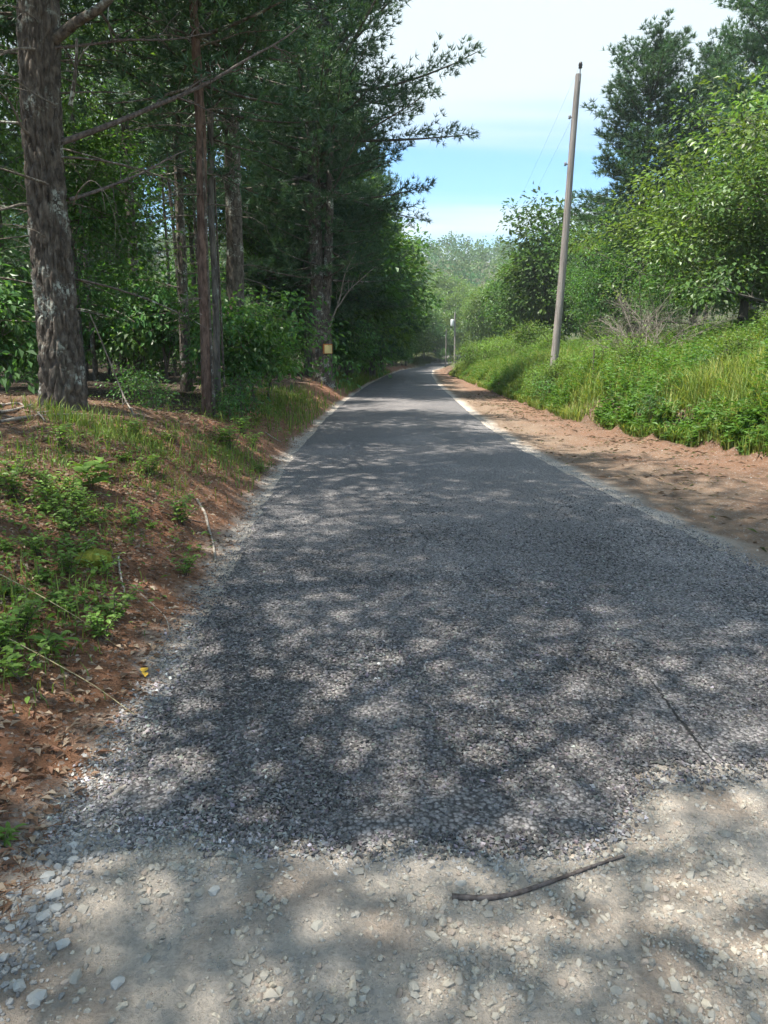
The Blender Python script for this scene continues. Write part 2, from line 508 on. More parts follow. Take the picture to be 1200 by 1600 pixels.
x, y = V[:, 0], V[:, 1]
offL, offR, off2 = L_(y) - x, x - R_(y), x - F_(y)
n1 = fbm(x * 1.3, y * 1.3, 61, 4); n2 = fbm(x * 4, y * 4, 71, 3)
red = np.array([.28, .135, .08]); tan = np.array([.235, .168, .118]); grey = np.array([.51, .45, .385])
litter = np.array([.17, .105, .065]); humus = np.array([.07, .05, .035]); green = np.array([.07, .085, .03]); brown = np.array([.235, .125, .075])
def mixc(a, b, f):
    return a * (1 - f[:, None]) + b * f[:, None]
c = np.tile(grey, (len(V), 1))
c = mixc(c, np.array([.52, .45, .375]), sstep(.45, .65, n1))
c = mixc(c, np.array([.30, .21, .15]), sstep(.55, .75, n2) * .5)
wob = (n2 - .5) * .35
c = mixc(c, brown, sstep(.0, .22, offL + wob))
c = mixc(c, red, sstep(.2, .7, offL + wob) * sstep(.42, .6, n1))
c = mixc(c, litter, sstep(.9, 1.8, offL + wob * 2) * .85)
c = mixc(c, humus, np.maximum(sstep(3.0, 5.0, offL + wob * 3), sstep(1.3, 2.2, offL + wob * 2) * sstep(10.5, 12, y)))
sh = sstep(-.02, .35, offR + wob * .6) * sstep(1.5, 3.2, y)
c = mixc(c, tan, sh)
c = mixc(c, np.array([.205, .118, .076]), sh * sstep(.25, .75, offR / np.maximum(F_(y) - R_(y), .5) + (n1 - .5) * .8))
c = mixc(c, np.array([.15, .10, .07]), sh * sstep(.52, .68, n2) * .55)
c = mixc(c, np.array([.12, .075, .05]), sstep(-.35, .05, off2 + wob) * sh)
c = mixc(c, green, sstep(.5, 1.0, off2))
c = mixc(c, green * .8, sstep(110, 140, y))
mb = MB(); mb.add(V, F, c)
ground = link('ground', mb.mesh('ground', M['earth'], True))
tag(ground, 'red clay and grey dirt ground rising into banks beside the road', kind='structure')

# ---- road sheet
ry = np.concatenate([np.arange(2.0, 12, .05), np.arange(12, 60, .2), np.arange(60, 300, 1.0)])
ncr = 56
tcr = np.linspace(0, 1, ncr)
lw = L_(ry) + (fbm(ry * 3, ry * 0, 81, 3) - .5) * .16
rw = R_(ry) + (fbm(ry * 3, ry * 0 + 9, 82, 3) - .5) * .12
RX = lw[:, None] * (1 - tcr) + rw[:, None] * tcr
RY = np.repeat(ry[:, None], ncr, 1)
edge = np.minimum(np.minimum(tcr, 1 - tcr)[None] * (rw - lw)[:, None] / .12, 1)
RY = np.maximum(RY, yfront(RX))
edge = np.minimum(edge, np.clip((RY - yfront(RX)) / .14, 0, 1))
RZ = .016 * edge - .012 + (fbm(RX * 2, RY * 2, 85, 3) - .5) * .012 + height((lw + rw)[:, None] / 2, RY)
V = np.stack([RX, RY, RZ], -1).reshape(-1, 3)
ids = np.arange(len(V)).reshape(len(ry), ncr)
q = [ids[:-1, :-1], ids[:-1, 1:], ids[1:, 1:], ids[1:, :-1]]
F = np.concatenate([np.stack([q[0], q[1], q[2]], -1).reshape(-1, 3), np.stack([q[0], q[2], q[3]], -1).reshape(-1, 3)])
pa = sstep(.12, .0, edge.ravel() * .16)
ctint = 1.0 + .75 * pa[:, None] * np.array([1.0, 1.0, .97])
wheel = np.exp(-((tcr - .3) / .1) ** 2) + np.exp(-((tcr - .72) / .1) ** 2)
ctint = ctint * (1.06 - .12 * np.repeat(wheel[None], len(ry), 0).ravel()[:, None])
mb = MB(); mb.add(V, F, ctint)
road = link('road', mb.mesh('road', M['road'], True))
tag(road, 'freshly chip sealed dark grey country road running away between trees', kind='structure')

# ---- stone chips of the seal coat, real stones where they show singly
rng = np.random.default_rng(7)
def scatter_chips(n, y0, y1, pw):
    u = rng.random(n)
    yy = (y0 ** (1 - pw) + u * (y1 ** (1 - pw) - y0 ** (1 - pw))) ** (1 / (1 - pw))
    xx = rng.uniform(-1.7, 3.1, n)
    return xx, yy
xx, yy = scatter_chips(145000, 2.0, 9.5, 1.9)
ok = (xx > L_(yy) - .06 + rng.normal(0, .05, len(xx))) & (xx < np.minimum(R_(yy) + .05, .58 * yy + .35)) & (yy > yfront(xx) + rng.normal(0, .05, len(xx)) - .02) & (xx > -.58 * yy - .3) & (rng.random(len(xx)) < .95 - .95 * sstep(4.5, 9.3, yy))
xx, yy = xx[ok], yy[ok]
CRK = np.array([ground_at(u, v)[:2] for u, v in ((1005, 1050), (1030, 1085), (1062, 1128), (1080, 1150), (1092, 1168), (1128, 1208))])
st = np.linspace(0, len(CRK) - 1, 60)
CRK = np.stack([np.interp(st, range(len(CRK)), CRK[:, i]) for i in range(2)], -1) + np.random.default_rng(2).normal(0, .004, (60, 2))
near_c = np.sqrt(((xx[:, None] - CRK[None, :, 0]) ** 2 + (yy[:, None] - CRK[None, :, 1]) ** 2).min(1))
ok = near_c > .010
xx, yy = xx[ok], yy[ok]
size = (.006 + .015 * rng.random(len(xx)) ** 1.6) * (1 + .03 * yy) * (.8 + .5 * fbm(xx * 2.2, yy * 2.2, 95, 3))
P = np.stack([xx, yy, np.full(len(xx), .004) + height(xx, yy) + size * .12], -1)
V, F, k = rocks(P, size, rng, .65)
g = (.05 + .18 * rng.random(len(xx)) ** 1.4) * (.30 + 1.4 * fbm(xx * 1.7, yy * .9, 96, 4)) * np.where(rng.random(len(xx)) < .06, 1.9, 1)
el = np.minimum(np.minimum(xx - L_(yy), yy - yfront(xx)), R_(yy) - xx)
g = g * (1 + 1.1 * sstep(.16, .0, el) * rng.random(len(xx)))
tone = np.stack([g * 1.06, g * .985, g * .95], -1) * (1 + rng.normal(0, .05, (len(xx), 3)))
mb = MB(); mb.add(V, F, np.repeat(tone, k, 0))
tag(link('chip_gravel', mb.mesh('chip_gravel', M['chip'])), 'dark angular stone chips bedded in the near road surface', 'gravel', kind='stuff')

tn = norm(np.gradient(CRK, axis=0)); nr = np.stack([-tn[:, 1], tn[:, 0]], -1) * (np.sin(np.linspace(0, PI, 60)) * .007)[:, None]
zc = np.full(60, .009)
Vc = np.stack([np.column_stack([CRK - nr, zc]), np.column_stack([CRK + nr, zc])], 1).reshape(-1, 3)
i_ = np.arange(59)[:, None] * 2
mb = MB(); mb.add(Vc, np.concatenate([i_ + [0, 1, 3], i_ + [0, 3, 2]]))
link('crack', mb.mesh('crack', mat_plain('bitumen', (.02, .019, .018), .8, 20, .2)), road)
# ---- pale loose gravel along the two edges and on the bare dirt
def loose(n, fx, fy, smin, smax, cols, z=.0, big=False, flat=.68):
    s = smin * (smax / smin) ** (rng.random(n) ** 2.2)
    P = np.stack([fx, fy, height(fx, fy) + s * (.06 + z)], -1)
    V, F, k = rocks(P, s, rng, flat, big, .4)
    ci = rng.integers(0, len(cols), n)
    cc = np.array(cols)[ci] * rng.uniform(.75, 1.2, (n, 1))
    return V, F, np.repeat(cc, k, 0)
cols_e = [(.35, .33, .30), (.30, .29, .275), (.40, .37, .33), (.24, .23, .22), (.43, .41, .38)]
cols_d = [(.38, .34, .285), (.42, .38, .315), (.33, .305, .26), (.44, .39, .31), (.35, .33, .29), (.38, .31, .25)]
mb = MB()
n = 9000
fy = 2.0 + (rng.random(n) ** 2.0) * 14
fx = L_(fy) + rng.normal(-.02, .055, n)
mb.add(*loose(n, fx, fy, .009, .026, cols_e))
n = 7000
fy = 3.2 + (rng.random(n) ** 1.5) * 18
fx = R_(fy) + rng.normal(.02, .06, n) + np.abs(rng.normal(0, .03, n))
mb.add(*loose(n, fx, fy, .010, .026, cols_e))
n = 2500
fx = rng.uniform(-1.15, 2.0, n); fy = yfront(fx) + rng.normal(-.03, .05, n)
mb.add(*loose(n, fx, fy, .009, .026, cols_e))
n = 900
fy = rng.uniform(1.1, 2.1, n); fx = -1.0 - .05 * rng.random(n) + rng.normal(0, .07, n)
mb.add(*loose(n, fx, fy, .010, .034, cols_e, 0, True, .8))
tag(link('edge_gravel', mb.mesh('edge_gravel', M['stone'])), 'pale loose gravel lying along the ragged road edges', 'gravel', kind='stuff')
mb = MB()
n = 34000
fx = rng.uniform(-1.15, 2.1, n); fy = rng.uniform(.9, 2.45, n)
dens = fbm(fx * 3, fy * 3, 91, 3)
ok = (fy < yfront(fx) + .03) & (rng.random(n) < sstep(.35, .62, dens) + .12)
fx, fy = fx[ok], fy[ok]
mb.add(*loose(len(fx), fx, fy, .004, .012, cols_d))
n = 15000
fx = rng.uniform(-1.15, 1.9, n); fy = rng.uniform(1.0, 2.45, n)
dens = fbm(fx * 3, fy * 3, 91, 3)
ok = (fy < yfront(fx) + .03) & (rng.random(n) < sstep(.38, .62, dens) * .8 + .12) & (np.abs(fx) < .62 * fy + .25)
fx, fy = fx[ok], fy[ok]
mb.add(*loose(len(fx), fx, fy, .010, .030, cols_d, -.04, True, .75))
n = 5200
fx = rng.uniform(2.7, 6.3, n); fy = 3.5 + rng.random(n) ** 1.4 * 18
ok = (fx > R_(fy)) & (fx < F_(fy) - .1)
mb.add(*loose(ok.sum(), fx[ok], fy[ok], .008, .03, [(.40, .33, .26), (.36, .24, .17), (.45, .42, .37)]))
n = 3500
fy = 1.6 + rng.random(n) ** 1.5 * 12; fx = L_(fy) - np.abs(rng.normal(0, .5, n))
mb.add(*loose(n, fx, fy, .006, .028, [(.26, .16, .10), (.22, .12, .075), (.34, .28, .23), (.18, .11, .08)]))
tag(link('dirt_gravel', mb.mesh('dirt_gravel', M['stone'])), 'small stones and grit worked into the bare dirt', 'gravel', kind='stuff')

# larger stones that can be picked out one by one
stone_meshes = []
for i in range(9):
    mb = MB()
    V, F, k = rocks(np.zeros((1, 3)), np.array([1.0]), rng, .62, True, .12)
    mb.add(V, F, 1.0)
    tone = [(.38, .345, .29), (.42, .38, .315), (.35, .33, .285)][i % 3]
    mb.c[-1][:] = tone
    stone_meshes.append(mb.mesh('stone', M['stone']))
cnt = 0
while cnt < 230:
    fx, fy = rng.uniform(-.95, 1.5), rng.uniform(1.25, 2.15)
    if fy > float(yfront(np.array([fx]))[0]) - .02: continue
    if float(fbm(np.array([fx * 3]), np.array([fy * 3]), 91, 3)[0]) < .46 and rng.random() < .75: continue
    s = .016 + .028 * rng.random() ** 1.8
    o = link('stone', stone_meshes[cnt % 9], None, (fx, fy, float(height(fx, fy)) + s * .05), rng.uniform(0, 6.28), s)
    tag(o, ('larger ' if s > .028 else 'small ') + 'flat grey stone on the bare dirt ' + ('near the long curved stick' if math.hypot(fx - .55, fy - 1.87) < .45 else 'against the chip seal edge' if float(yfront(np.array([fx]))[0]) - fy < .16 else 'by the left bank' if fx < -.35 else 'out in the open'), 'stone', 'loose stones on the bare dirt')
    cnt += 1
pale = MB(); V, F, k = rocks(np.zeros((1, 3)), np.array([1.0]), rng, .6, True, .1); pale.add(V, F, 1.0); pale.c[-1][:] = (.44, .43, .40)
pale_me = pale.mesh('stone', M['stone'])
for (u, v, s) in ((58, 1565, .05), (68, 1437, .045), (85, 1405, .05), (88, 1422, .04), (75, 1375, .05), (55, 1570, .04), (185, 1540, .04), (335, 1395, .04),
                  (115, 1345, .035), (235, 1315, .03), (30, 1545, .04), (100, 1480, .04)):
    x, y, z = ground_at(u, v)
    tag(link('stone', pale_me, None, (x, y, z + s * .15), rng.uniform(0, 6), s), 'pale whitish pebble at the left margin of the bare dirt', 'stone', 'pale pebbles by the bank')

# ------------------------------------------------------------------ trees
def rot_z(v, a):
    c, s = np.cos(a), np.sin(a)
    return np.stack([v[..., 0] * c - v[..., 1] * s, v[..., 0] * s + v[..., 1] * c, v[..., 2]], -1)

def gen_pine(seed, H, base, spread, r0, step=.60, nn=10, nlen=.27, nwid=.034, dead=True, bl_gap=.26, tuft_gap=.17, kt=10, ramp=.22, tpow=.62):
    rg = np.random.default_rng(seed)
    wood = MB()
    z = np.linspace(-.4, H, 16)
    wob = np.cumsum(rg.normal(0, .02, (16, 2)), 0) * np.linspace(0, 1, 16)[:, None]
    tp = np.stack([wob[:, 0], wob[:, 1], z], -1)
    tr = r0 * np.clip(1 - z / (H * 1.02), 0.02, 1) ** .75 * (1 + .35 * np.exp(-(z + .4) / .5))
    wood.add(*tubes(tp, tr, kt))
    at = lambda zz: np.array([np.interp(zz, z, tp[:, 0]), np.interp(zz, z, tp[:, 1]), zz])
    TP, TD = [], []
    bp, br = [], []
    zz = base
    while zz < H - .25:
        t = (zz - base) / (H - base)
        nb = int(rg.integers(4, 7))
        a0 = rg.uniform(0, 6.28)
        for b in range(nb):
            Lb = spread * (.6 - .25 * (ramp > .3) + (.4 + .25 * (ramp > .3)) * min(t / ramp, 1)) * max(1 - t, .04) ** tpow * rg.uniform(.55, 1.2)
            Lb = max(Lb, .35)
            az = a0 + b * 6.28 / nb + rg.normal(0, .25)
            e0 = R(-6 + 58 * t ** 1.3 + rg.normal(0, 11)); e1 = e0 + R(rg.uniform(8, 26))
            s = np.linspace(0, 1, 7)
            e = e0 + (e1 - e0) * s
            azs = az + rg.normal(0, .18) * s
            step_v = np.stack([np.cos(e) * np.cos(azs), np.cos(e) * np.sin(azs), np.sin(e)], -1) * Lb / 6
            pts = at(zz) + np.concatenate([[[0, 0, 0]], np.cumsum(step_v[:-1], 0)])
            bp.append(pts); br.append((.008 + .012 * Lb) * (1 - .85 * s))
            m = max(int(Lb * .78 / bl_gap), 2)
            for q in np.linspace(.22 if Lb > 1 else .05, 1, m):
                p = np.array([np.interp(q, s, pts[:, i]) for i in range(3)])
                d = norm(np.array([np.interp(q, s, step_v[:, i]) for i in range(3)]))
                for sd in (-1, 1, 0):
                    if sd == 0 and q < .99 and rg.random() < .6: continue
                    bl = (.22 + .34 * Lb * (1 - q) ** .8 * (.4 + q)) * rg.uniform(.6, 1.25)
                    dd = rot_z(d, sd * R(rg.uniform(35, 65))) + np.array([0, 0, rg.uniform(-.25, .5)])
                    dd = norm(dd)
                    nt = max(int(bl / tuft_gap), 1)
                    tt = np.linspace(.35, 1, nt)[:, None] * bl
                    TP.append(p + dd * tt + rg.normal(0, .07, (nt, 3))); TD.append(np.tile(dd, (nt, 1)))
        zz += step * rg.uniform(.75, 1.25) * (1 - .35 * t)
    wood.add(*tubes(np.array(bp), np.array(br), 4))
    if dead:
        dp, dr = [], []
        for zz in np.arange(1.6, base, .34):
            az = rg.uniform(0, 6.28); Lb = rg.uniform(.5, 2.4)
            s = np.linspace(0, 1, 7)
            e = R(rg.uniform(-12, 22)) - s * R(rg.uniform(0, 25)); azs = az + s * rg.normal(0, .4)
            sv = np.stack([np.cos(e) * np.cos(azs), np.cos(e) * np.sin(azs), np.sin(e)], -1) * Lb / 6
            pts = at(zz) + np.concatenate([[[0, 0, 0]], np.cumsum(sv[:-1], 0)])
            dp.append(pts); dr.append((.006 + .007 * Lb) * (1 - .8 * s))
            for kx in range(3):
                i = rg.integers(2, 6)
                d = norm(sv[i] + rg.normal(0, .6, 3) * np.linalg.norm(sv[i]))
                ln = rg.uniform(.2, .6)
                tw = pts[i] + d * (s * ln)[:, None] + np.array([0, 0, -1]) * ((s ** 2) * ln * .25)[:, None]
                dp.append(tw); dr.append(.005 * (1 - .7 * s))
        if dp:
            wood.add(*tubes(np.array(dp), np.array(dr), 4), 1.35)
    TP = np.concatenate(TP); TD = np.concatenate(TD)
    n = len(TP)
    Pn = np.repeat(TP, nn, 0)
    Dn = norm(np.repeat(TD, nn, 0) * .9 + rg.normal(0, .62, (n * nn, 3)) + np.array([0, 0, .18]))
    Ls = rg.uniform(.65, 1.15, n * nn)[:, None] * nlen
    Sd = norm(np.cross(Dn, rg.normal(0, 1, (n * nn, 3)))) * nwid * .5
    V = np.stack([Pn - Sd, Pn + Sd, Pn + Dn * Ls], 1).reshape(-1, 3)
    F = np.arange(len(V)).reshape(-1, 3)
    tone = rg.uniform(.72, 1.28, n)
    yel = rg.uniform(.9, 1.15, n)
    cc = np.stack([tone * yel, tone, tone / yel], -1)
    crown = MB(); crown.add(V, F, np.repeat(cc, nn * 3, 0))
    return wood, crown

def gen_broad(seed, H, cbase, rx, nclust, nleaf, leaf, r0, eb=.70, lk=1.0, csz=.42, lobes=11, stem_top=.75, droop=.35, shell=2.0, stems=1, kt=8):
    rg = np.random.default_rng(seed)
    wood = MB()
    cz = (cbase + H) / 2; hz = (H - cbase) / 2
    ld = norm(rg.normal(0, 1, (lobes, 3)) * np.array([1, 1, .8])); la = rg.uniform(.12, .42, lobes)
    d = norm(rg.normal(0, 1, (nclust, 3)))
    env = eb + ((np.clip(d @ ld.T, 0, 1) ** 6) * la * lk).sum(1)
    rr = rg.random(nclust) ** (1 / shell)
    C = d * (env * rr)[:, None] * np.array([rx, rx, hz]) + np.array([0, 0, cz])
    C = C[C[:, 2] > cbase * .55 + .1]
    nclust = len(C)
    n = 12
    z = np.linspace(-.3, H * stem_top, n)
    sk = []
    for sI in range(stems):
        b = rg.normal(0, .02 + .04 * (stems > 1), 2); ln = rg.normal(0, .05 + .09 * (stems > 1), 2)
        wob = np.cumsum(rg.normal(0, .015 * H / 6, (n, 2)), 0)
        tp = np.stack([b[0] + ln[0] * z + wob[:, 0] * .6, b[1] + ln[1] * z + wob[:, 1] * .6, z], -1)
        tr = r0 * np.clip(1 - z / (H * stem_top * 1.06), .05, 1) ** .8 * (1 + .4 * np.exp(-(z + .3) / .4))
        wood.add(*tubes(tp, tr, kt))
        sk.append(tp[z > cbase * .5])
    nl = 16
    pick = C[rg.choice(nclust, min(nl, nclust), replace=False)]
    bp, br = [], []
    trunk_pts = np.concatenate(sk)
    s = np.linspace(0, 1, 6)
    for tgt in pick:
        ok = trunk_pts[trunk_pts[:, 2] < tgt[2] + .15 * H]
        if not len(ok): ok = trunk_pts[:1]
        a = ok[rg.integers(max(0, len(ok) - 5), len(ok))]
        mid = (a + tgt) / 2 + np.array([0, 0, rg.uniform(-.05, .12) * H * .3])
        pts = ((1 - s) ** 2)[:, None] * a + (2 * s * (1 - s))[:, None] * mid + (s ** 2)[:, None] * tgt
        bp.append(pts); br.append(r0 * .38 * (1 - .82 * s))
    limb = np.concatenate(bp + [trunk_pts])
    wood.add(*tubes(np.array(bp), np.array(br), 5))
    bp, br = [], []
    for tgt in C[:: max(1, nclust // 260)]:
        a = limb[np.argmin(((limb - tgt) ** 2).sum(1) + np.where(limb[:, 2] > tgt[2] + .3, 4, 0))]
        mid = (a + tgt) / 2 + rg.normal(0, .08, 3)
        pts = ((1 - s) ** 2)[:, None] * a + (2 * s * (1 - s))[:, None] * mid + (s ** 2)[:, None] * tgt
        bp.append(pts); br.append((.006 + r0 * .05) * (1 - .7 * s))
    wood.add(*tubes(np.array(bp), np.array(br), 3))
    nl = nclust * nleaf
    out = norm(C - np.array([0, 0, cz]))
    Cn = np.repeat(C, nleaf, 0); On = np.repeat(out, nleaf, 0)
    off = rg.normal(0, 1, (nl, 3)) * csz * np.array([1, 1, .62])
    P = Cn + off
    D = norm(off * .9 + On * .4 * csz + rg.normal(0, .5 * csz, (nl, 3)) - np.array([0, 0, droop * csz]))
    N = norm(rg.normal(0, .55, (nl, 3)) + np.array([0, 0, 1.0]) + On * .35)
    ctone = np.repeat(rg.uniform(.62, 1.32, nclust), nleaf) * rg.uniform(.85, 1.15, nl)
    yel = np.repeat(rg.uniform(.85, 1.25, nclust), nleaf)
    V, F, k = leaves(P, D, N, leaf * rg.uniform(.45, 1.25, nl), .55)
    cc = np.stack([ctone * yel, ctone, ctone / yel ** .5], -1)
    crown = MB(); crown.add(V, F, np.repeat(cc, k, 0))
    return wood, crown

class Kind:
    def __init__(self, pair, bark, leafm, trunk_name='trunk', crown_name='crown'):
        self.w = pair[0].mesh(trunk_name, M[bark], True); self.c = pair[1].mesh(crown_name, M[leafm])
        self.tn, self.cn = trunk_name, crown_name
    def put(self, name, loc, label, cat, group=None, rz=None, sc=1.0, lean=(0, 0)):
        rz = random.uniform(0, 6.28) if rz is None else rz
        e = link(name, None, None, loc, rz, sc)
        e.rotation_euler = (lean[0], lean[1], rz)
        e.empty_display_size = .2
        tag(e, label, cat, group)
        link(self.tn, self.w, e); link(self.cn, self.c, e)
        return e
random.seed(5)

PINE_A = Kind(gen_pine(101, 19, 5.2, 4.6, .24), 'bark', 'pine_needle')
PINE_B = Kind(gen_pine(102, 17, 6.6, 3.6, .17, dead=True), 'bark', 'pine_needle')
PINE_C = Kind(gen_pine(103, 16.5, 2.2, 4.4, .22, dead=False, step=.50, nn=11), 'bark_grey', 'pine_needle')
PINE_R = Kind(gen_pine(105, 16, 2.4, 3.8, .22, dead=False, step=.42, nn=13, tpow=.30, bl_gap=.24), 'bark_grey', 'pine_needle')
PINE_D = Kind(gen_pine(106, 15, 9.0, 1.7, .075, step=.7, kt=7), 'bark', 'pine_needle')
OAK = Kind(gen_broad(201, 9.5, 1.7, 4.8, 330, 80, .19, .20, csz=.40, shell=2.2, droop=.55, lobes=18, eb=.58, lk=1.5), 'bark_grey', 'oak_leaf')
BR_A = Kind(gen_broad(202, 12, 2.2, 3.4, 520, 40, .15, .16, csz=.45), 'bark_grey', 'broad_leaf')
BR_B = Kind(gen_broad(203, 14, 4.5, 3.0, 420, 40, .15, .15, csz=.45), 'bark_grey', 'broad_leaf')
BR_F = Kind(gen_broad(212, 12, 1.2, 3.6, 230, 46, .42, .16, csz=.52, lobes=15, shell=1.8), 'bark_grey', 'broad_leaf')
BR_G = Kind(gen_broad(213, 13, 1.8, 3.2, 210, 46, .40, .16, csz=.50, lobes=15, shell=1.8), 'bark_grey', 'oak_leaf')
BR_T = Kind(gen_broad(215, 18.5, 10.5, 3.4, 110, 190, .16, .15, csz=.60, lobes=12), 'bark_grey', 'broad_leaf')
BR_S = Kind(gen_broad(214, 13, 5.6, 3.6, 30, 300, .15, .16, csz=.60, lobes=9, shell=2.4), 'bark_grey', 'broad_leaf')
BR_C = Kind(gen_broad(204, 7.5, 1.0, 2.2, 260, 36, .14, .06, csz=.36, stem_top=.85), 'bark_grey', 'shade_leaf')
SH_A = Kind(gen_broad(205, 2.9, .3, 1.45, 150, 22, .17, .03, csz=.19, stems=3, stem_top=.85, droop=.9, eb=.45, lk=2.0, lobes=13), 'twig', 'shade_leaf', 'stem', 'foliage')
SH_B = Kind(gen_broad(206, 1.7, .15, .95, 170, 20, .10, .02, csz=.16, stems=4, stem_top=.8), 'twig', 'bright_leaf', 'stem', 'foliage')
SH_C = Kind(gen_broad(207, 1.0, .1, .65, 50, 13, .085, .012, csz=.12, stems=3, stem_top=.8, droop=.6), 'twig', 'shade_leaf', 'stem', 'foliage')
SH_D = Kind(gen_broad(208, 2.2, .2, 1.2, 210, 20, .11, .02, csz=.18, stems=4, stem_top=.8), 'twig', 'bright_leaf', 'stem', 'foliage')

# ---- the trunks that stand out on the left: bark modelled in plates
def cells(u, v, nu, seed):
    """F2-F1 of jittered cells, periodic over nu cells in u"""
    iu, iv = np.floor(u), np.floor(v)
    d1 = np.full(u.shape, 9.0); d2 = d1.copy()
    for a in (-1, 0, 1):
        for b in (-1, 0, 1):
            cu, cv = iu + a, iv + b
            k = np.mod(cu, nu)
            pu = cu + .15 + .7 * hash2(k, cv, seed); pv = cv + .1 + .8 * hash2(k, cv, seed + 3)
            d = np.hypot(pu - u, pv - v)
            d2 = np.where(d < d1, d1, np.minimum(d2, d)); d1 = np.minimum(d1, d)
    return d2 - d1

def bark_trunk(path, rad, k, rows, nu, plate, amp, seed, flare=0.0):
    path = np.asarray(path, float); rad = np.asarray(rad, float)
    cum = np.concatenate([[0], np.cumsum(np.linalg.norm(np.diff(path, axis=0), axis=1))])
    # most rows low down
    s = np.linspace(0, 1, rows) ** 1.25 * cum[-1]
    P = np.stack([np.interp(s, cum, path[:, i]) for i in range(3)], -1)
    rr = np.interp(s, cum, rad)
    a = np.linspace(0, 2 * PI, k, endpoint=False)
    Aa, Ss = np.meshgrid(a, s)
    u = Aa / (2 * PI) * nu; v = Ss / plate + .35 * np.sin(Aa * 3 + Ss) + hash2(np.floor(u), u * 0, seed + 8) * .9
    u = u + .9 * (fbm(np.cos(Aa) * 2.5 + 9, Ss * 3 + np.sin(Aa) * 2.5, seed + 21, 3) - .5)
    e = cells(u + .25 * (vnoise(Ss * 5, Aa * 0, seed) - .5), v, nu, seed)
    d = sstep(.0, .38, e) * amp * (.35 + 1.1 * fbm(np.cos(Aa) * 3, Ss * 2 + np.sin(Aa) * 3, seed + 31, 3)) + (fbm(np.cos(Aa) * nu * .5, np.sin(Aa) * nu * .5 + Ss * 14, seed + 5, 3) - .5) * amp * 1.1
    d = d + (fbm(Aa * 0 + 3 + np.cos(Aa) * 1.5, Ss * .9 + np.sin(Aa) * 1.5, seed + 9, 3) - .5) * rr[:, None] * .28
    if flare:
        roots = .5 + .5 * np.cos(Aa * 5 + 1.0)
        d = d + flare * np.exp(-Ss / .45) * (.35 + .65 * roots)
    r = rr[:, None] + d
    V = np.stack([P[:, :1] + r * np.cos(a), P[:, 1:2] + r * np.sin(a), np.repeat(P[:, 2:3], k, 1)], -1).reshape(-1, 3)
    i = np.arange(rows - 1)[:, None] * k; j = np.arange(k)[None]; j2 = (j + 1) % k
    F = np.concatenate([np.stack([i + j, i + j2, i + k + j2], -1).reshape(-1, 3), np.stack([i + j, i + k + j2, i + k + j], -1).reshape(-1, 3)])
    return V, F

def limb(mb, pts, r0, r1, rg, twigs=6, tl=.6, k=6, c=1.0, sag=.2):
    pts = np.asarray(pts, float)
    cum = np.concatenate([[0], np.cumsum(np.linalg.norm(np.diff(pts, axis=0), axis=1))])
    s = np.linspace(0, cum[-1], 14)
    P = np.stack([np.interp(s, cum, pts[:, i]) for i in range(3)], -1)
    P[1:-1] += rg.normal(0, .018 * cum[-1] / 2, (12, 3))
    ker = np.array([.25, .5, .25])
    for _ in range(2):
        P[1:-1] = .25 * P[:-2] + .5 * P[1:-1] + .25 * P[2:]
    mb.add(*tubes(P, r0 + (r1 - r0) * s / s[-1], k), c)
    q = np.linspace(0, 1, 7)
    tp, tr = [], []
    for _ in range(twigs):
        i = int(rg.integers(4, 13))
        d = norm(norm(P[i] - P[i - 1]) + rg.normal(0, .55, 3))
        l = tl * rg.uniform(.4, 1.2)
        t = P[i] + d * (q * l)[:, None] - np.array([0, 0, 1]) * ((q ** 2) * l * sag)[:, None] + np.cumsum(rg.normal(0, .01, (7, 3)), 0)
        tp.append(t); tr.append(.25 * (r0 + r1) * (1 - .75 * q))
        for _ in range(2):
            j = int(rg.integers(2, 6)); d2 = norm(d + rg.normal(0, .7, 3)); l2 = l * .4
            tp.append(t[j] + d2 * (q * l2)[:, None] - np.array([0, 0, 1]) * ((q ** 2) * l2 * sag)[:, None]); tr.append(.12 * (r0 + r1) * (1 - .7 * q))
    if tp: mb.add(*tubes(np.array(tp), np.array(tr), 4), c)

def pix(u, v, y):
    d = ray_dir(u, v); t = y / d[1]
    return np.array([0, 0, CAM_H]) + d * t

# big pine on the bank
rgA = np.random.default_rng(11)
bx, by, bz = stand(108, 9.0)
b0 = np.array([bx, by, bz - .35])
top = pix(78, 0, 9.05)
dirn = (top - pix(108, 632, 9.0)) / (top[2] - pix(108, 632, 9.0)[2])
zs = np.array([0, .5, 1.2, 2.2, 3.2, 4.2, 5.2, 7, 10, 14, 19])
path = b0 + np.outer(zs, np.array([dirn[0], dirn[1], 1.0]))
path[:, 0] += np.array([0, 0, -.02, -.06, -.10, -.10, -.06, 0, 0, 0, 0])
rad = np.array([.34, .315, .285, .27, .262, .262, .25, .22, .17, .10, .02]) * .72
pine_big = link('pine_tree', None, None, b0)
tag(pine_big, 'massive lichen spotted pine trunk standing on the lit bank edge', 'tree')
mb = MB(); V, F = bark_trunk(path - b0, rad, 140, 380, 22, .26, .036, 5, .12); mb.add(V, F)
link('trunk', mb.mesh('trunk', M['bark'], True), pine_big)
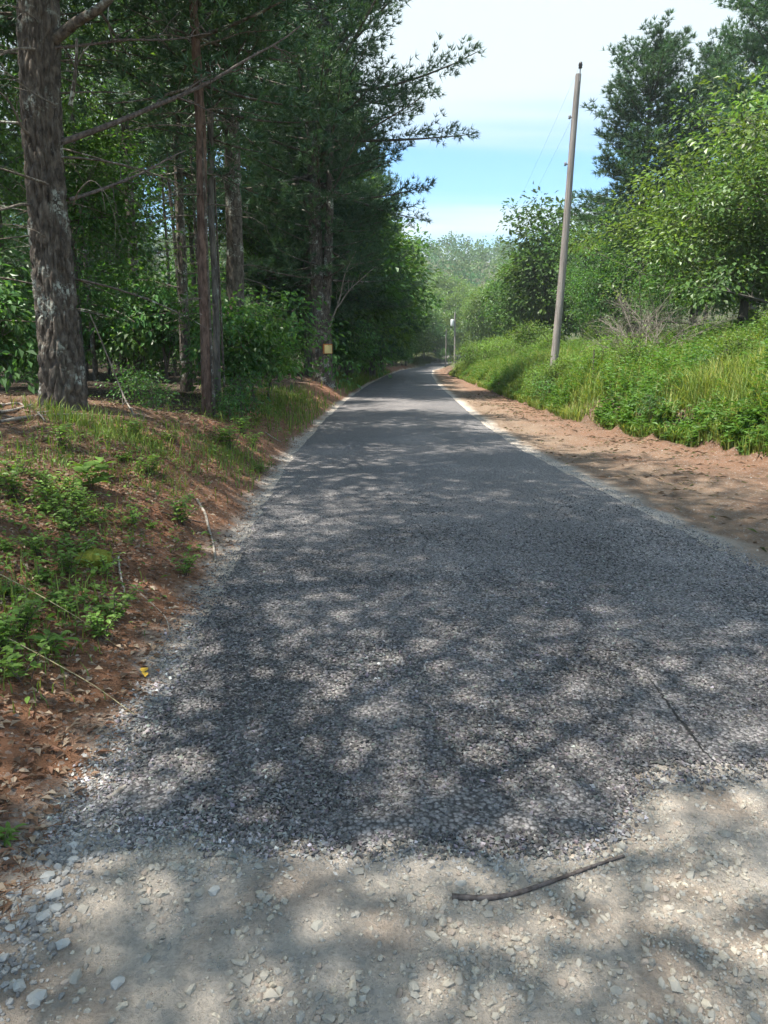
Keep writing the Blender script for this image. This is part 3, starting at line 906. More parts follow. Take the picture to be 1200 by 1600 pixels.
limbs = [  # dark twig material on limbs stands in for the shade they are in
    ([pix(98, 222, 9.0), pix(180, 195, 9.2), pix(300, 138, 9.7), pix(390, 95, 10.4), pix(470, 40, 11)], .036, .010, 9, 'twig', 'living_limb'),
    ([pix(85, 62, 9.0), pix(120, 35, 8.9), pix(160, 8, 8.8), pix(230, -60, 8.8)], .06, .03, 3, 'bark', 'living_limb'),
    ([pix(108, 312, 9.0), pix(160, 300, 9.3), pix(215, 275, 9.8), pix(290, 235, 10.5)], .026, .008, 8, 'twig', 'living_limb'),
    ([pix(85, 75, 9.0), pix(170, 62, 9.2), pix(250, 60, 9.5), pix(330, 52, 10)], .018, .006, 7, 'twig', 'living_limb'),
    ([pix(60, 218, 8.95), pix(36, 205, 8.7), pix(18, 160, 8.5), pix(-30, 120, 8.3)], .020, .006, 6, 'shaded_dead_limb', 'dead_branch'),
    ([pix(55, 320, 8.9), pix(30, 320, 8.7), pix(0, 328, 8.5), pix(-60, 350, 8.3)], .020, .008, 8, 'shaded_dead_limb', 'dead_branch'),
    ([pix(60, 80, 8.9), pix(40, 75, 8.7), pix(0, 82, 8.5), pix(-50, 90, 8.3)], .018, .006, 6, 'shaded_dead_limb', 'dead_branch'),
    ([pix(115, 320, 9.0), pix(122, 300, 8.8), pix(140, 278, 8.7), pix(160, 290, 8.6), pix(165, 330, 8.6)], .010, .003, 3, 'shaded_dead_limb', 'dead_branch'),
    ([pix(110, 165, 9.0), pix(118, 120, 8.9), pix(120, 60, 8.9)], .03, .015, 2, 'bark', 'living_limb'),
    ([pix(88, 165, 8.85), pix(50, 145, 8.6), pix(0, 105, 8.3)], .014, .004, 6, 'shaded_dead_limb', 'dead_branch'),
]
for pts, r0, r1, tw, mt, nm in limbs:
    mb = MB(); limb(mb, np.array(pts) - b0, r0, r1, rgA, tw, .7)
    link(nm, mb.mesh(nm, M[mt], True), pine_big)
w, cmb = gen_pine(111, 18.5, 6.6, 4.8, .05, nn=9, bl_gap=.28)
link('crown_wood', w.mesh('crown_wood', M['bark'], True), pine_big, (path[6] - b0) * np.array([1, 1, 0]))
link('crown', cmb.mesh('crown', M['pine_needle']), pine_big, (path[6] - b0) * np.array([1, 1, 0]))

def slim_tree(label, u0, v0, y, u1, ytop, w0, w1, bark, seed, Htop=16, kind=None, nu=9, cb=6.5, sp=2.8):
    """a slim trunk from (u0) at distance y up to column u1 at the top of the picture, with its own crown overhead"""
    x, _, z = stand(u0, y)
    b = np.array([x, y, z - .3])
    tpt = pix(u1, 0, ytop)
    dr = (tpt - np.array([x, y, z])) / (tpt[2] - z)
    zs = np.array([0, .4, 1, 2, 3, 4, 5, 7, 10, 13, Htop])
    rg = np.random.default_rng(seed)
    path = np.outer(zs, np.array([dr[0], dr[1], 1.0]))
    path[1:, :2] += rg.normal(0, .012, (10, 2)) * np.minimum(zs[1:], 4)[:, None] / 2
    rad = np.interp(zs, [0, .5, 4, Htop], [w0 * 1.12, w0, w1, .015])
    e = link('slim_tree', None, None, b); tag(e, label, 'tree')
    mb = MB(); V, F = bark_trunk(path, rad, 48, 220, nu, .16, w0 * .08, seed, w0 * .3); mb.add(V, F)
    link('trunk', mb.mesh('trunk', M[bark], True), e)
    mbw = MB()
    for i in range(11):
        dm = MB()
        zz = rg.uniform(1.8, 7); p = np.array([np.interp(zz, zs, path[:, a]) for a in range(3)])
        a = rg.uniform(0, 6.28); l = rg.uniform(.5, 1.8)
        d = np.array([math.cos(a), math.sin(a), rg.uniform(-.15, .3)])
        limb(dm, [p, p + d * l * .5, p + d * l + np.array([0, 0, -.12 * l])], .012 + .004 * l, .004, rg, 4, .4, 5)
        link('dead_branch', dm.mesh('dead_branch', M['shaded_dead_limb'], True), e)
    return e, path, zs
SLIM_W, SLIM_C = gen_pine(121, 15.5, 5.8, 3.2, .03, nn=9, dead=False, bl_gap=.3)
SLIM_W = SLIM_W.mesh('crown_wood', M['bark'], True); SLIM_C = SLIM_C.mesh('crown', M['pine_needle'])
def add_crown(e, path, zs, rz, sc, base=5.8):
    off = np.array([np.interp(base + 1, zs, path[:, 0]), np.interp(base + 1, zs, path[:, 1]), 0])
    link('crown_wood', SLIM_W, e, off, rz, sc); link('crown', SLIM_C, e, off, rz, sc)
t = slim_tree('slim reddish brown trunk rising from the leaf litter beside the road bend', 329, 655, 13, 306, 13, .095, .082, 'bark_red', 21)
add_crown(*t, 0, 1.0)
t = slim_tree('thin grey trunk crossing behind the slim reddish trunk', 346, 615, 14.6, 318, 14.8, .07, .058, 'bark_grey', 22, 13)
add_crown(*t, 2, .85)
t = slim_tree('dark furrowed pine trunk behind the leafy roadside saplings', 374, 560, 18, 358, 18, .215, .19, 'bark', 23, 18, nu=14)
add_crown(*t, 4, 1.15)
t = slim_tree('narrow dark trunk standing deeper in shade between bigger pines', 298, 600, 19, 268, 19.5, .13, .11, 'bark', 24, 16)
add_crown(*t, 1, 1.0)

# the tree that carries the sign
sx, sy, sz = stand(507, 31)
sg = link('pine_tree', None, None, (sx, sy, sz - .3)); tag(sg, 'forked grey pine by the road with a yellow sign on its trunk', 'tree')
mb = MB()
pth = np.array([[0, 0, 0], [0, 0, 1.2], [0, 0, 2.6], [-.02, 0, 3.6], [-.15, 0, 5], [-.25, .1, 8], [-.3, .1, 12], [-.3, .1, 18]], float)
V, F = bark_trunk(pth, [.44, .40, .38, .34, .27, .22, .15, .03], 48, 200, 18, .2, .03, 31, .15); mb.add(V, F)
link('trunk', mb.mesh('trunk', M['bark'], True), sg)
mb = MB()
V, F = bark_trunk(np.array([[.1, -.1, 2.6], [.25, -.15, 4], [.4, -.1, 7], [.5, 0, 11], [.6, 0, 15]], float), [.2, .19, .15, .1, .02], 36, 120, 12, .2, .02, 33)
mb.add(V, F); link('forked_stem', mb.mesh('forked_stem', M['bark'], True), sg)
w, cr = gen_pine(131, 22.5, 4.6, 8.8, .05, nn=9, dead=False, step=.62, bl_gap=.30, ramp=.42)
link('crown_wood', w.mesh('crown_wood', M['bark'], True), sg); link('crown', cr.mesh('crown', M['pine_needle']), sg)
mb = MB()
rg = np.random.default_rng(35)
limb(mb, [(.35, -.3, 2.6), (.75, -.5, 3.6), (1.0, -.6, 4.6), (1.5, -.7, 5.6)], .04, .012, rg, 8, 1.0)
link('dead_branch', mb.mesh('dead_branch', M['dead_wood'], True), sg); mb = MB()
limb(mb, [(.7, -.5, 3.4), (1.3, -.6, 4.2), (2.2, -.6, 4.9)], .03, .01, rg, 8, 1.0)
link('dead_branch', mb.mesh('dead_branch', M['dead_wood'], True), sg)
# sign nailed to it
def box(mb, c, s, col=1.0):
    c = np.array(c); s = np.array(s) / 2
    V = np.array([[a, b, d] for a in (-1, 1) for b in (-1, 1) for d in (-1, 1)]) * s + c
    F = [[0, 1, 3], [0, 3, 2], [4, 6, 7], [4, 7, 5], [0, 4, 5], [0, 5, 1], [2, 3, 7], [2, 7, 6], [0, 2, 6], [0, 6, 4], [1, 5, 7], [1, 7, 3]]
    mb.add(V, F, col)
sp_ = pix(512, 545, 30.5)
si = link('notice_sign', None, None, (sp_[0], 30.5, sp_[2] - .17)); tag(si, 'small cream yellow notice sign nailed to the forked pine trunk', 'sign')
mb = MB(); box(mb, (0, 0, .17), (.40, .02, .40)); link('backing', mb.mesh('backing', M['sign_edge']), si)
mb = MB(); box(mb, (.025, -.016, .155), (.31, .008, .34)); link('panel', mb.mesh('panel', M['sign_face']), si)

# ---- the wood on the left
MARKS = [('massive pine', bx, by), ('slim reddish trunk', -3.2, 13), ('dark furrowed pine', -3.7, 18), ('forked pine with the sign', sx, sy), ('distant transformer pole', 9, 112)]
def near(x, y, marks=MARKS):
    d, nm = min((math.hypot(x - a, y - b), n_) for n_, a, b in marks)
    return (' close by the ' if d < 6 else ' farther past the ' if d < 16 else ' well beyond the ') + nm
taken = [(bx, by), (-3.2, 13), (-3.4, 14.6), (-3.7, 18), (-5.2, 19), (sx, sy)]
def free(x, y, d):
    return all((x - a) ** 2 + (y - b) ** 2 > d * d for a, b in taken)
rs = random.Random(17)
def wood_put(kind, x, y, name, label, cat, group, sc):
    z = float(height(x, y))
    label = label.replace(' in the left wood', '').replace(' inside the left wood', '').replace(' of the left wood', '') + near(x, y)
    kind.put(name, (x, y, z - .05), label, cat, group, None, sc, (rs.gauss(0, .02), rs.gauss(0, .02)))
cnt = 0; tries = 0
while cnt < 86 and tries < 6000:
    tries += 1
    y = 11 + 75 * rs.random() ** 1.2
    x = float(L_(y)) - 3.2 - rs.random() ** 1.3 * min(38, .55 * y + 6)
    if x < -.60 * y - 3 or not free(x, y, 2.5): continue
    taken.append((x, y)); r = rs.random()
    if r < .28: wood_put(PINE_D, x, y, 'slender_tree', 'slender bare trunk among the thicker pines of the left wood', 'tree', 'slender trunks inside the left wood', rs.uniform(.85, 1.15))
    elif r < .46: wood_put(PINE_B, x, y, 'pine_tree', 'tall bare stemmed pine standing inside the left wood', 'tree', 'pines inside the left wood', rs.uniform(.8, 1.15))
    elif r < .54: wood_put(PINE_A, x, y, 'pine_tree', 'tall bare stemmed pine standing inside the left wood', 'tree', 'pines inside the left wood', rs.uniform(.8, 1.1))
    elif r < .82: wood_put(BR_B, x, y, 'broadleaf_tree', 'slender broadleaf tree growing among the pines in the left wood', 'tree', 'broadleaf trees inside the left wood', rs.uniform(.75, 1.15))
    else: wood_put(BR_C, x, y, 'young_tree', 'young shade grown tree under the canopy of the left wood', 'tree', 'young trees inside the left wood', rs.uniform(.7, 1.15))
    cnt += 1
# along the far left roadside
for i, y in enumerate(np.concatenate([np.arange(37, 75, 3.3), np.arange(76, 150, 5.0)])):
    x = float(L_(y)) - rs.uniform(1.3, 3.0)
    k = [PINE_C, BR_F, PINE_C, BR_G, BR_F][i % 5]
    if k is PINE_C:
        wood_put(k, x - .6, y, 'pine_tree', 'full crowned pine lining the left roadside', 'tree', 'pines lining the far left roadside', rs.uniform(.9, 1.1))
    else:
        wood_put(k, x, y, 'broadleaf_tree', 'leafy broadleaf tree lining the left roadside', 'tree', 'broadleaf trees lining the far left roadside', rs.uniform(.95, 1.15))
for (x, y, sc, lab) in ((-3.6, 34.5, 1.12, 'dense pine crowding the forked sign tree from behind'), (-2.9, 39.5, 1.1, 'dense pine leaning its branches over the road past the sign tree'), (-2.2, 46, 1.1, 'full pine spreading over the verge well past the sign tree'), (-.9, 57, 1.05, 'full pine overhanging the road midway to the bend')):
    PINE_C.put('pine_tree', (x, y, float(height(x, y)) - .05), lab, 'tree', None, None, sc)
for (x, y, sc, lab) in ((-2.2, 51, 1.1, 'leafy tree arching over the road beside the overhanging pines'), (-1.4, 63, 1.15, 'leafy tree reaching over the road toward the bend'), (-.2, 72, 1.15, 'leafy tree crowding the verge just before the bend')):
    BR_F.put('broadleaf_tree', (x, y, float(height(x, y)) - .05), lab, 'tree', None, None, sc)
# undergrowth along the left edge
for i in range(64):
    y = 12 + 60 * rs.random() ** 1.4
    x = float(L_(y)) - 2.6 - (1.5 if y < 18 else 0) - rs.random() * (2.0 + .3 * y)
    u = 600 + x / y * 1090
    if x < -.6 * y - 1 or not free(x, y, .8) or (450 < u < 570 and y < 33): continue
    k = rs.choice([SH_A, SH_C, SH_A])
    wood_put(k, x, y, 'shrub', 'large shaded leafy shrub in the undergrowth' if k is SH_A else 'small sparse shrub in the undergrowth', 'shrub', 'shrubs under the left wood', rs.uniform(.7, 1.4))
for y in np.arange(36, 120, 3.2):
    x = float(L_(y)) - rs.uniform(1.3, 2.4)
    wood_put(SH_A, x, y, 'shrub', 'leafy shrub hanging over the left verge', 'shrub', 'shrubs on the far left verge', rs.uniform(.7, 1.25))
for (u, y, k, s, lab) in ((402, 17.2, SH_A, .95, 'tall leafy sapling catching sun beside the dark furrowed pine'), (422, 19.0, SH_A, .75, 'leafy sapling spreading toward the road past the furrowed pine'),
                     (375, 16.2, SH_A, .8, 'dense green sapling between the slim reddish trunk and the road'), (385, 14.2, SH_C, 1.15, 'low green shrub at the foot of the tall saplings'),
                     (245, 11.8, SH_C, .7, 'small shaded seedling between the massive pine and slim trunk'), (215, 12.5, SH_C, .75, 'knee high shrub just right of the massive pine'),
                     (365, 13.0, SH_C, .7, 'little leafy clump in front of the low green shrub'), (545, 37, SH_A, 1.2, 'leafy shrub just beyond the sign tree')):
    x, y, z = stand(u, y)
    k.put('sapling', (x, y, z - .03), lab, 'sapling', None, None, s)

# trees beside and behind the photographer, whose crowns dapple the road
for (x, y, k, s, nm, lab) in ((-3.3, 1.7, BR_S, 1.0, 'broadleaf_tree', 'broadleaf tree on the near bank shading the road start'),
                         (-3.9, -2.6, BR_S, .9, 'broadleaf_tree', 'thin crowned tree on the near bank shading the bare dirt'),
                         (-7.4, 3.6, BR_S, .9, 'broadleaf_tree', 'broad crowned tree on the near bank beside the massive pine'),
                         (-3.2, 4.3, BR_T, 1.0, 'broadleaf_tree', 'tall high crowned tree on the near bank before the massive pine'), (-5.6, -4.8, BR_S, .95, 'broadleaf_tree', 'broadleaf tree on the bank behind the bare dirt')):
    k.put(nm, (x, y, float(height(x, y)) - .05), lab, 'tree', None, None, s)

# ---- right side
def right_put(kind, name, u, y, s, lab, cat='tree', grp=None, dz=-.05, rz=None):
    x, y, z = stand(u, y)
    return kind.put(name, (x, y, z + dz), lab, cat, grp, rz, s)
right_put(OAK, 'oak_tree', 1135, 26, (.98, .98, .74), 'broad sunlit oak with pale green leaf clusters behind the brush')
right_put(OAK, 'oak_tree', 1228, 24, (1.0, 1.0, .88), 'sunlit oak leaning into view beyond the first oak')
right_put(PINE_R, 'pine_tree', 975, 41, (1.3, 1.3, .97), 'tall blue green pine towering behind the sunlit oaks')
right_put(PINE_R, 'pine_tree', 1150, 37, (1.25, 1.25, 1.1), 'ragged topped pine rising above the sunlit oaks')
right_put(PINE_R, 'pine_tree', 1062, 44, (1.1, 1.1, .98), 'shorter pine filling the gap between the two tall pines')
right_put(BR_F, 'broadleaf_tree', 845, 58, 1.0, 'rounded dark green tree left of the utility pole')
right_put(BR_F, 'broadleaf_tree', 815, 66, .85, 'smaller rounded tree beside the dark green one before the hill')
right_put(BR_A, 'broadleaf_tree', 905, 50, .75, 'leafy tree directly behind the utility pole')
right_put(BR_C, 'broadleaf_tree', 925, 38, .85, 'young pale green tree just right of the utility pole')
right_put(BR_A, 'broadleaf_tree', 965, 45, .8, 'dark shaded tree between the pole and tall pine')
right_put(BR_C, 'broadleaf_tree', 1010, 33, .62, 'young tree behind the dead brush pile')
for i, (u, y, s) in enumerate(((760, 92, .75), (785, 80, .7), (738, 118, .8), (718, 132, .85), (770, 120, 1.0), (800, 100, 1.0), (745, 150, 1.1), (700, 150, 1.1), (680, 160, 1.15), (665, 168, 1.1),
                               (720, 172, 1.2), (690, 185, 1.3), (650, 160, 1.0), (860, 85, 1.0), (900, 80, 1.0), (950, 70, 1.0), (1000, 66, 1.0), (1080, 62, 1.0), (1150, 58, 1.0), (1220, 55, 1.0))):
    right_put(BR_F if i % 2 and u > 745 else BR_G, 'broadleaf_tree', u, y, s, ('light' if i % 2 else 'pale') + ' green tree in the belt ' + ('closing the road bend' if u < 735 else 'behind the tall pines' if u > 930 else 'behind the utility pole' if u > 840 else 'below the wooded hill'), 'tree', 'trees beyond the grassy bank')
for i in range(16):
    u = 640 + i * 9; y = 128 + 4 * (i % 5)
    right_put(SH_A if i % 2 else BR_C, 'shrub', u, y + 14, 1.0, 'leafy bush closing the view at the road bend', 'shrub', 'bushes at the road bend')
# bushes on the grassy bank
for (u, y, k, s, lab) in ((820, 47, SH_D, 1.3, 'bright yellow green bush left of the utility pole'), (785, 50, SH_D, 1.1, 'bright green bush at the crest of the bank'), (760, 54, SH_D, 1.15, 'bright bush where the bank meets the far road'),
                     (733, 58, SH_D, 1.2, 'leafy bush overhanging the far shoulder'), (850, 40, SH_B, 1.0, 'low bush at the foot of the utility pole'), (1130, 17, SH_B, .75, 'rounded yellow green bush on the near bank'),
                     (980, 20, SH_B, .85, 'upright leafy sapling in front of the brush pile'), (1080, 22, SH_B, .7, 'small bush below the oak'), (1195, 19, SH_B, .8, 'leafy bush under the second oak'),
                     (850, 22.5, SH_C, .9, 'dark leafy weed clump at the lip of the cut bank'), (1010, 15.0, SH_C, .6, 'green weed clump halfway along the cut bank'), (935, 26, SH_B, .8, 'bush right of the utility pole base'), (862, 23.8, SH_B, .72, 'leafy weed bush hiding the utility pole foot'), (882, 24.2, SH_B, .62, 'little weed bush against the right of the pole foot'), (840, 24.4, SH_B, .66, 'little weed bush against the left of the pole foot')):
    right_put(k, 'bush', u, y, s, lab, 'bush')
rs2 = random.Random(4)
for i in range(34):
    y = 15 + 45 * rs2.random(); x = float(F_(y)) + 1.0 + 8 * rs2.random()
    if x > .62 * y + 1: continue
    (SH_B if i % 2 else SH_C).put('weed_clump', (x, y, float(height(x, y)) - .05), 'leafy green weed clump growing through the bank grass', 'weed', 'weed clumps on the grassy bank', None, rs2.uniform(.5, .95))

# ---- grass and weeds of the right bank
rng = np.random.default_rng(23)
def grass_mesh(x, y, hmin, hmax, w, rg, lean=.35, palette=None):
    n = len(x)
    z = height(x, y) - .02
    P = np.stack([x, y, z], -1)
    a = rg.uniform(0, 2 * PI, n)
    d = np.stack([np.cos(a), np.sin(a), 0 * a], -1)
    h = rg.uniform(hmin, hmax, n)[:, None] if np.ndim(hmin) == 0 else (hmin + (hmax - hmin) * rg.random(n))[:, None]
    ln = (np.abs(rg.normal(0, lean, n)))[:, None]
    up = np.array([0, 0, 1.0])
    sd = np.stack([-d[:, 1], d[:, 0], 0 * a], -1) * np.asarray(w).reshape(-1, 1) * .5
    m = P + up * h * .55 + d * h * ln * .3
    tip = P + up * h * (1 - .25 * ln) + d * h * ln
    V = np.stack([P - sd, P + sd, m - sd * .8, m + sd * .8, tip], 1)
    F = np.array([[0, 1, 3], [0, 3, 2], [2, 3, 4]])
    pal = np.array(palette if palette else [(1, 1, 1)])
    cc = pal[rg.integers(0, len(pal), n)] * rg.uniform(.75, 1.25, (n, 1))
    return V.reshape(-1, 3), ((np.arange(n) * 5)[:, None, None] + F).reshape(-1, 3), np.repeat(cc, 5, 0)
mb = MB()
n = 100000
y = 9 + 62 * rng.random(n) ** 1.7
x = F_(y) - .12 + 11 * rng.random(n) ** 1.45
patch = fbm(x * .5, y * .5, 77, 3)
ok = (x < .64 * y + .8) & (rng.random(n) < .35 + .9 * sstep(.3, .6, patch))
x, y, patch = x[ok], y[ok], patch[ok]
edge = sstep(.1, .9, x - F_(y))
hm = (.22 + .30 * edge) * (.7 + .6 * patch)
mb.add(*grass_mesh(x, y, hm, hm * 1.9, .010 + .0006 * y, rng, .55, [(1, 1, 1), (.8, .95, .8), (1.15, 1.1, .9), (.75, .9, .9), (1.5, 1.2, 1.2), (1.7, 1.35, 1.5)]))
# flower stalks and dry stems
n = 5000
y = 11 + 45 * rng.random(n) ** 1.5; x = F_(y) + .6 + 9 * rng.random(n)
ok = (x < .64 * y + .8) & (fbm(x * .35, y * .35, 78, 2) > .5)
mb.add(*grass_mesh(x[ok], y[ok], .6, 1.1, .012, rng, .2, [(2.2, 1.45, 1.9), (1.9, 1.3, 1.8), (2.4, 1.6, 1.6)]))
tag(link('bank_grass', mb.mesh('bank_grass', M['grass'])), 'tall green grass covering the right hand bank', 'grass', kind='stuff')
mb = MB()
n = 19000
y = 10 + 50 * rng.random(n) ** 1.6; x = F_(y) - .05 + 10 * rng.random(n) ** 1.7
ok = (x < .64 * y + .8) & (fbm(x * .6, y * .6, 79, 3) > .40)
x, y = x[ok], y[ok]; n = len(x)
hh = rng.uniform(.3, .95, n) * (.35 + .65 * sstep(0, .8, x - F_(y)))
per = 9
t = np.tile(np.linspace(.3, 1, per), n)
base = np.stack([x, y, height(x, y)], -1)
ln = rng.normal(0, .15, (n, 2))
P = np.repeat(base, per, 0) + np.stack([np.repeat(ln[:, 0] * hh, per) * t, np.repeat(ln[:, 1] * hh, per) * t, np.repeat(hh, per) * t], -1)
a = rng.uniform(0, 2 * PI, n * per)
D = np.stack([np.cos(a), np.sin(a), rng.uniform(-.2, .5, n * per)], -1)
V, F, k = leaves(P, D, np.array([0, 0, 1.0]) + rng.normal(0, .4, (n * per, 3)), rng.uniform(.07, .16, n * per), .42)
tone = np.repeat(rng.uniform(.7, 1.2, n), per * k)
mb.add(V, F, np.stack([tone * .85, tone, tone * .9], -1))
tag(link('bank_weeds', mb.mesh('bank_weeds', M['bright_leaf'])), 'broad leaved weeds mixed through the bank grass', 'weeds', kind='stuff')

# ---- dead brush pile below the oaks
x, y, z = stand(1000, 21.5)
bp_ = link('brush_pile', None, None, (x, y, z + .1), 0, 1.1); tag(bp_, 'tangled pile of bleached dead branches in the bank weeds', 'brush pile')
rg = np.random.default_rng(41)
for i in range(24):
    mb = MB()
    a = rg.uniform(0, 6.28); s0 = np.array([rg.normal(0, .5), rg.normal(0, .4), .05])
    l = rg.uniform(1.0, 2.6)
    d = np.array([math.cos(a) * rg.uniform(.4, 1), math.sin(a) * .6, rg.uniform(.35, 1.1)])
    d /= np.linalg.norm(d)
    limb(mb, [s0, s0 + d * l * .5 + np.array([0, 0, .15]), s0 + d * l], .018, .005, rg, 16, .8, 5, .8, .1)
    link('branch', mb.mesh('branch', M['dead_wood'], True), bp_)
x, y, z = stand(917, 21)
mb = MB(); limb(mb, [(0, 0, -.2), (.01, 0, .5), (.0, 0, 1.15)], .022, .018, rg, 0)
tag(link('stake', mb.mesh('stake', M['twig'], True), None, (x, y, z)), 'thin dark stake standing in the weeds near the pole', 'stake')

# ---- utility poles
def utility_pole(base, top, r0, r1, label, fittings, can=False):
    base = np.array(base, float); top = np.array(top, float)
    e = link('utility_pole', None, None, base); tag(e, label, 'utility pole')
    t = top - base
    s = np.linspace(-.06, 1, 24)
    P = s[:, None] * t
    P[:, 0] += .025 * np.sin(s * 5)
    mb = MB(); mb.add(*tubes(P, r0 + (r1 - r0) * s, 18))
    c = P[-1]; V, F = tubes(np.array([c, c + np.array([0, 0, .03])]), np.array([r1, .01]), 18); mb.add(V, F)
    link('shaft', mb.mesh('shaft', M['pole'], True), e)
    mb = MB(); mb.add(*tubes(np.array([t + [0, 0, -.25], t + [0, 0, .16]]) + np.array([.0, -r1 - .012, 0]), np.array([.018, .018]), 8))
    link('pin_bracket', mb.mesh('pin_bracket', M['metal'], True), e)
    zz = np.array([.12, .15, .19, .22, .27, .30, .33]); rr = np.array([.03, .065, .05, .07, .055, .05, .01])
    mb = MB(); mb.add(*tubes(np.stack([0 * zz + t[0], 0 * zz + t[1] - r1 - .012, zz + t[2]], -1), rr, 14))
    link('insulator', mb.mesh('insulator', M['ceramic'], True), e)
    for f in fittings:
        p = t * f; r = r0 + (r1 - r0) * f
        mb = MB(); mb.add(*tubes(np.array([p + [r * .5, 0, 0], p + [-r - .08, 0, 0]]), np.array([.02, .02]), 8))
        zz = np.array([-.06, -.04, 0, .04, .06]); rr = np.array([.02, .045, .03, .045, .02])
        mb.add(*tubes(np.stack([0 * zz + p[0] - r - .09, 0 * zz + p[1], zz + p[2]], -1), rr, 12))
        link('spool_bracket', mb.mesh('spool_bracket', M['metal'], True), e)
    if can:
        p = t * .80
        zz = np.array([-.50, -.49, -.4, .38, .42, .5]); rr = np.array([.02, .27, .30, .30, .28, .05])
        mb = MB(); mb.add(*tubes(np.stack([0 * zz + p[0] - .45, 0 * zz + p[1] - .15, zz * 1.1 + p[2]], -1), rr, 20))
        cn = link('transformer', mb.mesh('transformer', M['paint'], True), e)
        mb = MB(); zz = np.array([.5, .56, .62, .68]); rr = np.array([.03, .06, .04, .02])
        mb.add(*tubes(np.stack([0 * zz + p[0] - .45, 0 * zz + p[1] - .15, zz * 1.1 + p[2]], -1), rr, 10))
        link('bushing', mb.mesh('bushing', M['ceramic'], True), cn)
    return e
b1 = pix(867, 552, 25.0); t1 = pix(905, 116, 25.0)
g1 = float(height(b1[0] - .06, 25.0))
t1 = np.array(t1); base1 = np.array([b1[0] - .06, 25.0, g1])
utility_pole(base1, t1, .142, .092, 'tall weathered wooden utility pole leaning slightly in the bank grass', (.875, .735))
yb = 118.0
xb = (708 - 600) / FPX * yb; gb = float(height(xb, yb)); zt = pix(707, 488, yb)[2]
base2 = np.array([xb, yb, gb]); t2 = np.array([xb - .1, yb, zt])
utility_pole(base2, t2, .17, .12, 'distant utility pole carrying a pale transformer can by the road bend', (.9,), True)
xb3, yb3, zb3 = stand(693, 121)
mb = MB(); limb(mb, [(0, 0, -.2), (0, 0, 3), (.05, 0, 6.4)], .12, .07, np.random.default_rng(3), 0, k=10)
tag(link('wooden_post', mb.mesh('wooden_post', M['pole'], True), None, (xb3, yb3, zb3)), 'plain slim wooden post beside the distant transformer pole', 'post')
for f1, f2 in ((1.0, 1.0), (.875, .9)):
    a = base1 + (t1 - base1) * f1 + np.array([-.1 if f1 < 1 else 0, -.1, .25 if f1 == 1 else 0]); b = base2 + (t2 - base2) * f2 + np.array([0, -.1, .2 if f1 == 1 else 0])
    s = np.linspace(0, 1, 40)[:, None]
    P = a * (1 - s) + b * s; P[:, 2] -= (4 * s * (1 - s))[:, 0] * 1.6
    mb = MB(); mb.add(*tubes(P, np.full(40, .0025), 5))
    tag(link('power_line', mb.mesh('power_line', M['wire'], True)), 'bare upper power line strung between the two poles' if f1 == 1 else 'lower power line strung between the two poles', 'power line')

# ---- far wooded hills
rng = np.random.default_rng(51)
n = 1500
y = 150 + 330 * rng.random(n) ** .9
x = rng.uniform(-.45, .65, n) * y + 20
keep = (x < L_(y) - 6) | (x > R_(y) + 6) | (y > 230)
x, y = x[keep], y[keep]
n2_ = 420
ys2 = rng.uniform(20, 190, n2_); xs2 = -rng.uniform(62, 190, n2_)
n3_ = 200
ys3 = rng.uniform(45, 190, n3_); xs3 = rng.uniform(50, 190, n3_)
x = np.concatenate([x, xs2, xs3]); y = np.concatenate([y, ys2, ys3]); n = len(x)
per = 58
hgt = rng.uniform(8, 14, n); rad_ = rng.uniform(2.6, 4.4, n)
d = norm(rng.normal(0, 1, (n * per, 3))); d[:, 2] = np.abs(d[:, 2]) * 1.0 - .25
rr = rng.uniform(.72, 1.05, n * per)
Cc = np.repeat(np.stack([x, y, height(x, y) + hgt * .55], -1), per, 0)
P = Cc + d * rr[:, None] * np.stack([np.repeat(rad_, per), np.repeat(rad_, per), np.repeat(hgt * .5, per)], -1)
Dn = norm(rng.normal(0, 1, (n * per, 3)))
V, F, k = leaves(P, Dn, d + rng.normal(0, .4, (n * per, 3)), rng.uniform(.7, 1.3, n * per), .8)
tone = np.repeat(rng.uniform(.65, 1.3, n), per) * rng.uniform(.8, 1.2, n * per)
yel = np.repeat(rng.uniform(.75, 1.35, n), per)
mb = MB(); mb.add(V, F, np.repeat(np.stack([tone * yel, tone, tone / yel ** .4], -1), k, 0))
tag(link('hill_forest', mb.mesh('hill_forest', M['far_leaf'])), 'far wooded hillside closing the valley beyond the road', 'forest', kind='stuff')

# ------------------------------------------------------------------ left bank: litter, plants, sticks
rng = np.random.default_rng(61)
mb = MB()
n = 34000
y = 1.5 + 17 * rng.random(n) ** 1.5; x = L_(y) - .05 - np.abs(rng.normal(0, 1, n)) * (.55 + .14 * y)
ok = (x > -.62 * y - .6) & (rng.random(n) < .25 + sstep(.1, 1.2, L_(y) - x))
x, y = x[ok], y[ok]; n = len(x)
P = np.stack([x, y, height(x, y) + .006], -1)
a = rng.uniform(0, 2 * PI, n)
D = np.stack([np.cos(a), np.sin(a), rng.normal(0, .2, n)], -1)
V, F, k = leaves(P, D, np.array([0, 0, 1.0]) + rng.normal(0, .3, (n, 3)), rng.uniform(.02, .058, n), .5, .18)
pal = np.array([(.22, .14, .09), (.30, .215, .145), (.15, .095, .065), (.38, .30, .22), (.25, .135, .085)])
mb.add(V, F, np.repeat(pal[rng.integers(0, 5, n)] * rng.uniform(.7, 1.25, (n, 1)), k, 0))
n = 6500
y = 5 + 30 * rng.random(n) ** 1.4; t_ = rng.random(n) ** .6; x = R_(y) + .2 + (F_(y) - R_(y)) * t_
ok = rng.random(n) < sstep(.4, .65, fbm(x * 2, y * 2, 66, 3)) + .12
x, y = x[ok], y[ok]; n = len(x)
